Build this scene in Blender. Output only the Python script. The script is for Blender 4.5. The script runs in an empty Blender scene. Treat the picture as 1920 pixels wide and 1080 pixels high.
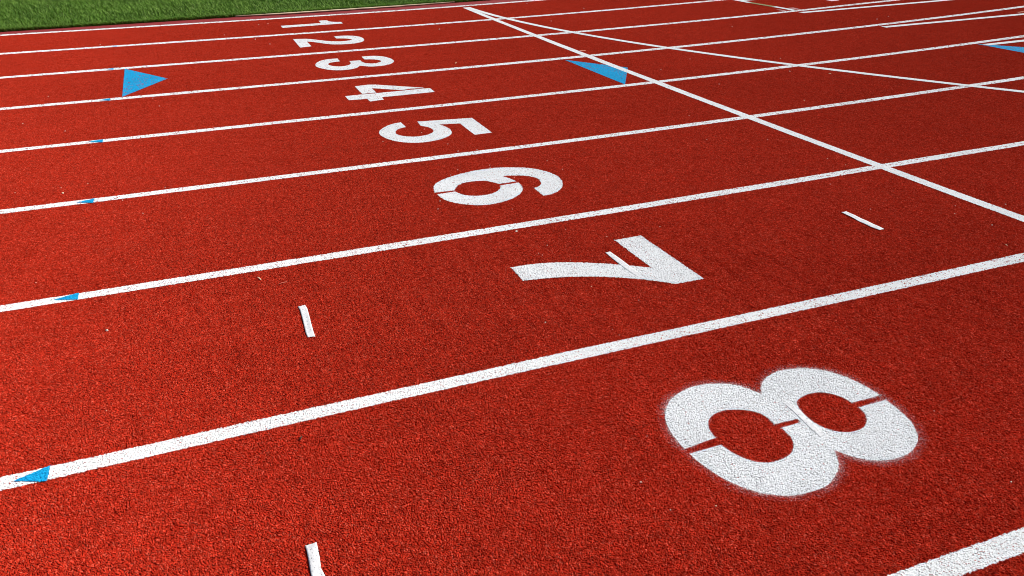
import bpy, bmesh, math, random
import numpy as np
from mathutils import Vector, Matrix
random.seed(4); rng = np.random.default_rng(4)
# ---- surveyed ground plan of the track, metres; x runs along the lanes, y towards the infield ----
PLAN = {"cam":{"f":1.7097579375216967,"pitch":0.4396338831320396,"roll":-0.012998989088956206,"yaw":0.3775048756367123,"H":1.2920266410619694},"digits":{"1":[[[1.1823,8.9815],[1.5737,8.982],[1.5796,9.1418],[1.589,9.1482],[1.598,9.1531],[1.6066,9.1549],[1.6213,9.1533],[1.6357,9.1497],[1.6499,9.1449],[1.6639,9.1395],[1.6638,9.0953],[1.6671,9.0651],[1.6758,9.0433],[1.6858,9.0264],[1.6965,9.0132],[1.7077,9.0023],[1.7195,8.993],[1.7318,8.9857],[1.7444,8.98],[1.7572,8.9753],[1.7701,8.9712],[1.7663,8.8636],[1.1796,8.8454]]],
"2":[[[1.1645,8.1395],[1.1771,8.1361],[1.1897,8.1326],[1.2024,8.129],[1.215,8.1252],[1.2262,8.122],[1.2375,8.1192],[1.2487,8.1159],[1.2598,8.1117],[1.2706,8.1058],[1.2817,8.0978],[1.2927,8.0884],[1.3034,8.0778],[1.3139,8.0662],[1.3242,8.0537],[1.3346,8.0393],[1.3449,8.0236],[1.3549,8.0073],[1.3649,7.9908],[1.3749,7.9748],[1.3851,7.9597],[1.3968,7.9433],[1.4085,7.9271],[1.4203,7.9117],[1.4324,7.8975],[1.4447,7.8849],[1.4558,7.8753],[1.4671,7.8666],[1.4785,7.8588],[1.4901,7.852],[1.5019,7.8461],[1.5139,7.8411],[1.525,7.8379],[1.5364,7.8362],[1.5481,7.8358],[1.56,7.8365],[1.5721,7.838],[1.5825,7.8404],[1.5932,7.8442],[1.6043,7.8498],[1.6157,7.8574],[1.629,7.8704],[1.6382,7.8874],[1.6367,7.9034],[1.6309,7.9196],[1.6244,7.933],[1.6156,7.9471],[1.6061,7.9584],[1.5961,7.9676],[1.5866,7.9745],[1.5768,7.9801],[1.5669,7.9849],[1.5569,7.9894],[1.5464,7.9935],[1.5359,7.9968],[1.5252,7.9997],[1.5249,8.1214],[1.5357,8.1257],[1.5463,8.1295],[1.5567,8.1321],[1.5669,8.133],[1.5804,8.1323],[1.5938,8.1306],[1.607,8.1279],[1.6201,8.1242],[1.6329,8.1196],[1.644,8.1147],[1.655,8.1091],[1.6657,8.1025],[1.6762,8.0946],[1.6863,8.0853],[1.6979,8.073],[1.7091,8.0593],[1.7195,8.0425],[1.7287,8.0215],[1.7356,7.9967],[1.7407,7.9653],[1.7432,7.9271],[1.7426,7.8982],[1.7395,7.8627],[1.7339,7.8279],[1.7209,7.7853],[1.7063,7.7525],[1.6895,7.7283],[1.6737,7.712],[1.6589,7.7007],[1.6454,7.6923],[1.6323,7.6858],[1.6196,7.681],[1.6071,7.6776],[1.5949,7.6752],[1.5816,7.6736],[1.5686,7.673],[1.5558,7.6733],[1.5432,7.6743],[1.5307,7.676],[1.5183,7.6783],[1.5061,7.6811],[1.494,7.6846],[1.4821,7.6888],[1.4703,7.6936],[1.4587,7.6992],[1.4472,7.7055],[1.437,7.712],[1.427,7.7194],[1.4172,7.728],[1.4076,7.7377],[1.3984,7.7487],[1.3883,7.7626],[1.3784,7.7777],[1.3687,7.7938],[1.3591,7.8104],[1.3495,7.8271],[1.3398,7.8435],[1.3296,7.8612],[1.3195,7.8796],[1.3093,7.8974],[1.2987,7.9133],[1.288,7.9263],[1.277,7.9376],[1.2657,7.9478],[1.2543,7.9575],[1.2483,7.6987],[1.1493,7.6782]]],
"3":[[[1.3359,7.0484],[1.3243,7.0502],[1.3127,7.0517],[1.3009,7.0525],[1.289,7.0523],[1.2783,7.0514],[1.2673,7.0496],[1.2563,7.0469],[1.245,7.0427],[1.2334,7.0376],[1.2216,7.0316],[1.2096,7.0236],[1.1973,7.0129],[1.185,6.9991],[1.1722,6.9809],[1.1592,6.9573],[1.149,6.9339],[1.1385,6.9052],[1.1294,6.8739],[1.1227,6.8362],[1.1202,6.8019],[1.1228,6.773],[1.1278,6.7498],[1.1335,6.7299],[1.1398,6.7111],[1.1466,6.6942],[1.1538,6.679],[1.1612,6.6651],[1.1686,6.6524],[1.1762,6.6405],[1.184,6.6295],[1.192,6.6194],[1.2001,6.6101],[1.2084,6.6018],[1.2168,6.5942],[1.2254,6.5876],[1.2342,6.5818],[1.2431,6.5771],[1.2523,6.5733],[1.2617,6.5704],[1.2713,6.5685],[1.281,6.5674],[1.2909,6.5671],[1.3011,6.5676],[1.3114,6.5689],[1.3219,6.5711],[1.3326,6.5743],[1.3436,6.5787],[1.356,6.5844],[1.3687,6.5913],[1.3818,6.601],[1.3956,6.6149],[1.406,6.6309],[1.4173,6.6536],[1.4292,6.6798],[1.437,6.6708],[1.4448,6.6621],[1.4526,6.6537],[1.4606,6.6459],[1.469,6.6379],[1.4774,6.6299],[1.4858,6.6223],[1.4945,6.6157],[1.5035,6.6105],[1.5128,6.6068],[1.5225,6.6042],[1.5324,6.6027],[1.5425,6.6021],[1.5528,6.6021],[1.5634,6.6028],[1.5741,6.6041],[1.585,6.6064],[1.5961,6.6096],[1.6076,6.614],[1.6205,6.6196],[1.6337,6.6263],[1.6474,6.6357],[1.662,6.6495],[1.677,6.6683],[1.6933,6.6942],[1.7085,6.7251],[1.7162,6.7565],[1.7203,6.7893],[1.7211,6.8207],[1.7199,6.8484],[1.7172,6.8721],[1.713,6.8962],[1.7079,6.9181],[1.7021,6.9378],[1.6955,6.955],[1.6872,6.9716],[1.6781,6.9856],[1.6683,6.9977],[1.6583,7.0086],[1.6495,7.0167],[1.6402,7.0232],[1.6306,7.0285],[1.6208,7.0329],[1.6091,7.037],[1.5971,7.0399],[1.5849,7.0419],[1.5726,7.0433],[1.5617,7.0438],[1.5506,7.0435],[1.5394,7.0427],[1.5282,7.0415],[1.5207,6.915],[1.5307,6.9122],[1.5405,6.909],[1.5502,6.905],[1.5598,6.9004],[1.5693,6.8957],[1.5786,6.89],[1.5876,6.8831],[1.5956,6.8757],[1.6035,6.8676],[1.6108,6.8575],[1.6172,6.8446],[1.6222,6.8286],[1.6259,6.8081],[1.625,6.7887],[1.6164,6.7705],[1.6033,6.7534],[1.5913,6.7416],[1.58,6.7339],[1.5692,6.7294],[1.559,6.7272],[1.5491,6.7265],[1.5397,6.727],[1.5306,6.7293],[1.522,6.7333],[1.514,6.7393],[1.507,6.7467],[1.5004,6.756],[1.4944,6.7672],[1.489,6.7805],[1.485,6.7947],[1.4821,6.8125],[1.4805,6.8338],[1.4813,6.8619],[1.4844,6.896],[1.3957,6.9001],[1.3956,6.8726],[1.3944,6.845],[1.3914,6.8172],[1.3845,6.7913],[1.3758,6.7702],[1.3643,6.7516],[1.3531,6.7377],[1.3427,6.7285],[1.3302,6.7213],[1.3182,6.7168],[1.3066,6.7148],[1.2955,6.7149],[1.2858,6.7171],[1.2766,6.7216],[1.2678,6.728],[1.2592,6.7359],[1.2508,6.7447],[1.2426,6.7549],[1.2349,6.7673],[1.2281,6.7829],[1.2236,6.7996],[1.2205,6.8214],[1.2205,6.8441],[1.228,6.8677],[1.2384,6.8862],[1.2497,6.8968],[1.2606,6.9039],[1.2713,6.9088],[1.2817,6.9128],[1.2937,6.9164],[1.3054,6.9186],[1.317,6.9197],[1.3285,6.9203]]],
"4":[[[1.2328,5.9793],[1.3277,5.9907],[1.3756,5.9721],[1.6536,5.7333],[1.5605,5.7407],[1.4909,5.7302],[1.325,5.8722],[1.3207,5.7286],[1.226,5.7312]],[[1.108,5.7111],[1.2217,5.7126],[1.3161,5.71],[1.4889,5.7099],[1.642,5.7134],[1.6859,5.7038],[1.6806,5.5821],[1.3207,5.579],[1.3163,5.5069],[1.2225,5.4939],[1.2228,5.5748],[1.1067,5.5845]]],
"5":[[[1.3539,4.878],[1.6745,4.8284],[1.6655,4.4716],[1.5621,4.4685],[1.5674,4.7339],[1.4497,4.763],[1.4539,4.7519],[1.458,4.7405],[1.4618,4.7287],[1.4653,4.7161],[1.4683,4.7026],[1.471,4.688],[1.4732,4.6724],[1.4745,4.6553],[1.4743,4.6361],[1.4722,4.6137],[1.4678,4.5882],[1.4615,4.5643],[1.4537,4.5458],[1.4439,4.5288],[1.4346,4.5158],[1.4243,4.504],[1.4142,4.4937],[1.4043,4.4848],[1.3947,4.4773],[1.3855,4.4712],[1.3751,4.4654],[1.3649,4.4603],[1.3548,4.4559],[1.345,4.4523],[1.3353,4.4492],[1.3258,4.4466],[1.3164,4.4444],[1.3064,4.4424],[1.2966,4.4407],[1.2868,4.4393],[1.2772,4.4384],[1.2677,4.438],[1.2584,4.4381],[1.2492,4.4388],[1.2403,4.4402],[1.2317,4.4422],[1.2232,4.4449],[1.2148,4.4482],[1.2067,4.4521],[1.1987,4.4565],[1.1908,4.4613],[1.183,4.4666],[1.1754,4.4724],[1.1676,4.4788],[1.16,4.4858],[1.1526,4.4935],[1.1453,4.5018],[1.1383,4.5108],[1.1314,4.5205],[1.1248,4.531],[1.1189,4.5418],[1.1132,4.5537],[1.1078,4.5665],[1.1028,4.5803],[1.098,4.5951],[1.0937,4.6108],[1.0898,4.6274],[1.0866,4.6462],[1.0845,4.6671],[1.0838,4.69],[1.0855,4.7099],[1.0896,4.7334],[1.0953,4.7538],[1.1033,4.7722],[1.1125,4.789],[1.122,4.8037],[1.1312,4.8161],[1.1419,4.8292],[1.1526,4.8415],[1.1633,4.8528],[1.174,4.863],[1.1844,4.8719],[1.1946,4.8794],[1.2062,4.8864],[1.2176,4.8917],[1.2287,4.8958],[1.2397,4.8989],[1.2507,4.9014],[1.2615,4.9035],[1.2595,4.7848],[1.2497,4.7822],[1.2399,4.7788],[1.2299,4.7743],[1.2195,4.7679],[1.2096,4.7601],[1.1992,4.7495],[1.1891,4.7345],[1.1817,4.7183],[1.1745,4.6979],[1.1708,4.681],[1.1711,4.6654],[1.1737,4.6518],[1.1776,4.6401],[1.1818,4.6304],[1.1878,4.6196],[1.1942,4.6102],[1.2011,4.6019],[1.2083,4.5947],[1.2156,4.5882],[1.2223,4.5828],[1.2291,4.578],[1.2362,4.5738],[1.2434,4.5703],[1.2508,4.5675],[1.2585,4.5657],[1.2665,4.5649],[1.2748,4.5649],[1.2834,4.5657],[1.2921,4.5672],[1.301,4.5694],[1.3101,4.5723],[1.3202,4.5763],[1.3307,4.5819],[1.3415,4.5892],[1.3527,4.5984],[1.3611,4.6071],[1.3701,4.6192],[1.3772,4.6334],[1.3811,4.6501],[1.3831,4.6691],[1.3835,4.6854],[1.3826,4.6999],[1.3808,4.713],[1.3781,4.7244],[1.3748,4.7339],[1.3698,4.7442],[1.3642,4.753],[1.3582,4.7608],[1.3519,4.7679],[1.3454,4.7747]]],
"6":[[[1.069,3.6221],[1.0719,3.64],[1.0752,3.6577],[1.0791,3.675],[1.0839,3.6916],[1.0909,3.7087],[1.0993,3.7245],[1.1077,3.737],[1.1176,3.7487],[1.1277,3.7592],[1.1377,3.7686],[1.1477,3.7767],[1.1574,3.7837],[1.1677,3.7904],[1.1778,3.7964],[1.188,3.8019],[1.1981,3.8071],[1.2082,3.8118],[1.2182,3.8162],[1.2282,3.8205],[1.2382,3.8245],[1.2494,3.8289],[1.2607,3.8331],[1.2719,3.837],[1.2831,3.8407],[1.2942,3.844],[1.3052,3.8469],[1.3162,3.8495],[1.3271,3.8517],[1.3391,3.8536],[1.351,3.8551],[1.3629,3.8562],[1.3746,3.857],[1.3863,3.8574],[1.3979,3.8575],[1.4094,3.8573],[1.4209,3.8569],[1.4299,3.8563],[1.4388,3.8554],[1.4476,3.8542],[1.4563,3.8526],[1.4649,3.8508],[1.4735,3.8486],[1.4819,3.8462],[1.4901,3.8435],[1.5004,3.8399],[1.5105,3.8359],[1.5205,3.8317],[1.5304,3.8272],[1.5402,3.8224],[1.5499,3.8173],[1.5593,3.8118],[1.5686,3.8059],[1.576,3.8009],[1.5833,3.7957],[1.5904,3.7902],[1.5973,3.7843],[1.6041,3.778],[1.6106,3.7714],[1.6169,3.7642],[1.623,3.7566],[1.6283,3.7491],[1.6335,3.7413],[1.6384,3.7331],[1.6431,3.7244],[1.6476,3.7153],[1.6517,3.7057],[1.6555,3.6957],[1.659,3.6851],[1.6622,3.6734],[1.665,3.6608],[1.6673,3.6475],[1.6689,3.6333],[1.6697,3.6183],[1.6698,3.6024],[1.6685,3.5859],[1.6657,3.5673],[1.6612,3.5474],[1.6554,3.5276],[1.6488,3.5099],[1.6405,3.4911],[1.6313,3.4732],[1.6221,3.4582],[1.6126,3.4457],[1.6028,3.4346],[1.5928,3.4249],[1.5831,3.4164],[1.5739,3.409],[1.5653,3.403],[1.557,3.3984],[1.549,3.3948],[1.5412,3.392],[1.5337,3.3897],[1.5264,3.388],[1.5194,3.387],[1.5127,3.3867],[1.506,3.3868],[1.4995,3.387],[1.5033,3.5],[1.511,3.5014],[1.5189,3.5036],[1.527,3.5073],[1.5356,3.5133],[1.5437,3.5219],[1.5526,3.5342],[1.5595,3.5475],[1.565,3.5632],[1.5697,3.5803],[1.5729,3.5966],[1.5741,3.6099],[1.5731,3.6223],[1.5707,3.633],[1.5671,3.6424],[1.5629,3.6506],[1.5583,3.658],[1.5531,3.6653],[1.5473,3.6719],[1.5412,3.6777],[1.5348,3.6829],[1.5282,3.6877],[1.5215,3.6922],[1.5153,3.6961],[1.5088,3.6995],[1.5023,3.7026],[1.4956,3.7054],[1.4888,3.7081],[1.482,3.7105],[1.4751,3.7129],[1.4681,3.7151],[1.461,3.717],[1.4537,3.7186],[1.4464,3.7201],[1.4391,3.7214],[1.4317,3.7227],[1.4356,3.714],[1.4394,3.7051],[1.4431,3.6961],[1.4466,3.6867],[1.4498,3.6769],[1.4527,3.6667],[1.4553,3.656],[1.4577,3.6451],[1.4599,3.6339],[1.4621,3.6227],[1.3791,3.6198],[1.3749,3.6282],[1.3706,3.6366],[1.3662,3.6447],[1.3616,3.6525],[1.3574,3.6599],[1.3531,3.6673],[1.3487,3.6745],[1.344,3.6808],[1.3387,3.6857],[1.3326,3.6897],[1.3262,3.6931],[1.3197,3.6959],[1.3129,3.6983],[1.306,3.7002],[1.299,3.7018],[1.2919,3.7031],[1.2846,3.7041],[1.2773,3.7049],[1.2698,3.7053],[1.2622,3.7052],[1.2545,3.7047],[1.2466,3.7035],[1.2386,3.7016],[1.2303,3.699],[1.2217,3.6955],[1.2129,3.6907],[1.2039,3.6842],[1.1949,3.6758],[1.186,3.6646],[1.1769,3.6503],[1.1677,3.634],[1.1586,3.6169]],[[1.0713,3.5945],[1.1552,3.5968],[1.1576,3.5867],[1.1602,3.5768],[1.1629,3.5674],[1.166,3.5588],[1.1694,3.551],[1.1739,3.543],[1.1787,3.5357],[1.1839,3.5292],[1.1894,3.5235],[1.1951,3.5186],[1.2014,3.5142],[1.2079,3.5105],[1.2147,3.5072],[1.2216,3.5045],[1.2287,3.5023],[1.2359,3.5006],[1.2427,3.4992],[1.2496,3.4981],[1.2566,3.4973],[1.2637,3.4969],[1.2711,3.4971],[1.2786,3.4978],[1.2863,3.4993],[1.2943,3.5018],[1.3027,3.5055],[1.3114,3.5103],[1.3203,3.5161],[1.3294,3.5228],[1.3372,3.5293],[1.3454,3.5373],[1.3536,3.5467],[1.3613,3.5575],[1.3661,3.5676],[1.3704,3.58],[1.3743,3.5938],[1.4648,3.5987],[1.4647,3.5862],[1.4641,3.5736],[1.4628,3.5605],[1.4604,3.5467],[1.4562,3.5311],[1.4501,3.5145],[1.4432,3.4993],[1.4355,3.4851],[1.4271,3.4714],[1.4186,3.4592],[1.4105,3.4495],[1.4002,3.4393],[1.3899,3.4302],[1.3797,3.4219],[1.3697,3.4147],[1.36,3.4085],[1.3506,3.4031],[1.3404,3.398],[1.3303,3.3934],[1.3204,3.3894],[1.3106,3.3859],[1.301,3.3829],[1.2916,3.3804],[1.2823,3.3783],[1.2732,3.3766],[1.2646,3.3755],[1.2561,3.3749],[1.2478,3.3748],[1.2397,3.3751],[1.2317,3.3758],[1.2238,3.3769],[1.2161,3.3785],[1.2085,3.3803],[1.2012,3.3826],[1.194,3.3854],[1.1869,3.3885],[1.18,3.392],[1.1732,3.396],[1.1665,3.4002],[1.1599,3.4048],[1.1535,3.4096],[1.1471,3.4148],[1.1407,3.4202],[1.1345,3.426],[1.1284,3.4322],[1.1224,3.4387],[1.1166,3.4456],[1.111,3.4529],[1.1055,3.4607],[1.1008,3.4681],[1.0962,3.476],[1.0918,3.4843],[1.0876,3.4933],[1.0838,3.5029],[1.0802,3.5131],[1.0771,3.5241],[1.0747,3.5358],[1.0732,3.549],[1.0722,3.5634],[1.0717,3.5787]]],
"7":[[[1.0725,2.7088],[1.0811,2.7089],[1.0897,2.7089],[1.0984,2.7089],[1.107,2.7088],[1.1155,2.7085],[1.124,2.708],[1.1325,2.7074],[1.1409,2.7065],[1.1513,2.7051],[1.1617,2.7035],[1.172,2.7017],[1.1823,2.6997],[1.1925,2.6976],[1.2026,2.6952],[1.2126,2.6926],[1.2226,2.6898],[1.2324,2.6868],[1.2421,2.6835],[1.2517,2.68],[1.2613,2.6763],[1.2707,2.6724],[1.2801,2.6684],[1.2895,2.6643],[1.2987,2.66],[1.3079,2.6556],[1.3171,2.6511],[1.3261,2.6463],[1.335,2.6415],[1.3439,2.6365],[1.3528,2.6314],[1.3616,2.6263],[1.3703,2.6211],[1.379,2.6159],[1.3877,2.6106],[1.3963,2.6052],[1.4049,2.5997],[1.4134,2.5941],[1.4219,2.5885],[1.4303,2.5829],[1.4386,2.5771],[1.447,2.5713],[1.4552,2.5654],[1.4634,2.5595],[1.4716,2.5535],[1.4797,2.5474],[1.4878,2.5413],[1.4959,2.5352],[1.5039,2.5291],[1.5089,2.5252],[1.5139,2.5213],[1.5188,2.5173],[1.5238,2.5133],[1.5287,2.5093],[1.5335,2.5052],[1.5384,2.5012],[1.5419,2.7926],[1.6558,2.7935],[1.6564,2.3503],[1.5441,2.3515],[1.5365,2.3591],[1.5288,2.3666],[1.5211,2.3742],[1.5134,2.3817],[1.5055,2.3891],[1.4976,2.3965],[1.4895,2.4037],[1.4814,2.4108],[1.4739,2.4171],[1.4663,2.4233],[1.4587,2.4294],[1.451,2.4354],[1.4431,2.4413],[1.4352,2.4471],[1.4272,2.4527],[1.4191,2.4582],[1.4089,2.4649],[1.3987,2.4715],[1.3883,2.4779],[1.3778,2.4843],[1.3673,2.4905],[1.3566,2.4965],[1.3458,2.5023],[1.335,2.508],[1.324,2.5135],[1.3129,2.5188],[1.3018,2.5239],[1.2905,2.5288],[1.2792,2.5336],[1.2677,2.5383],[1.2563,2.5428],[1.2447,2.5471],[1.2354,2.5505],[1.226,2.5537],[1.2166,2.5568],[1.2071,2.5597],[1.1975,2.5624],[1.1879,2.5651],[1.1782,2.5675],[1.1685,2.5698],[1.1562,2.5725],[1.1439,2.575],[1.1315,2.5773],[1.119,2.5795],[1.1066,2.5815],[1.0941,2.5835],[1.0816,2.5854],[1.0691,2.5872]]],
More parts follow.
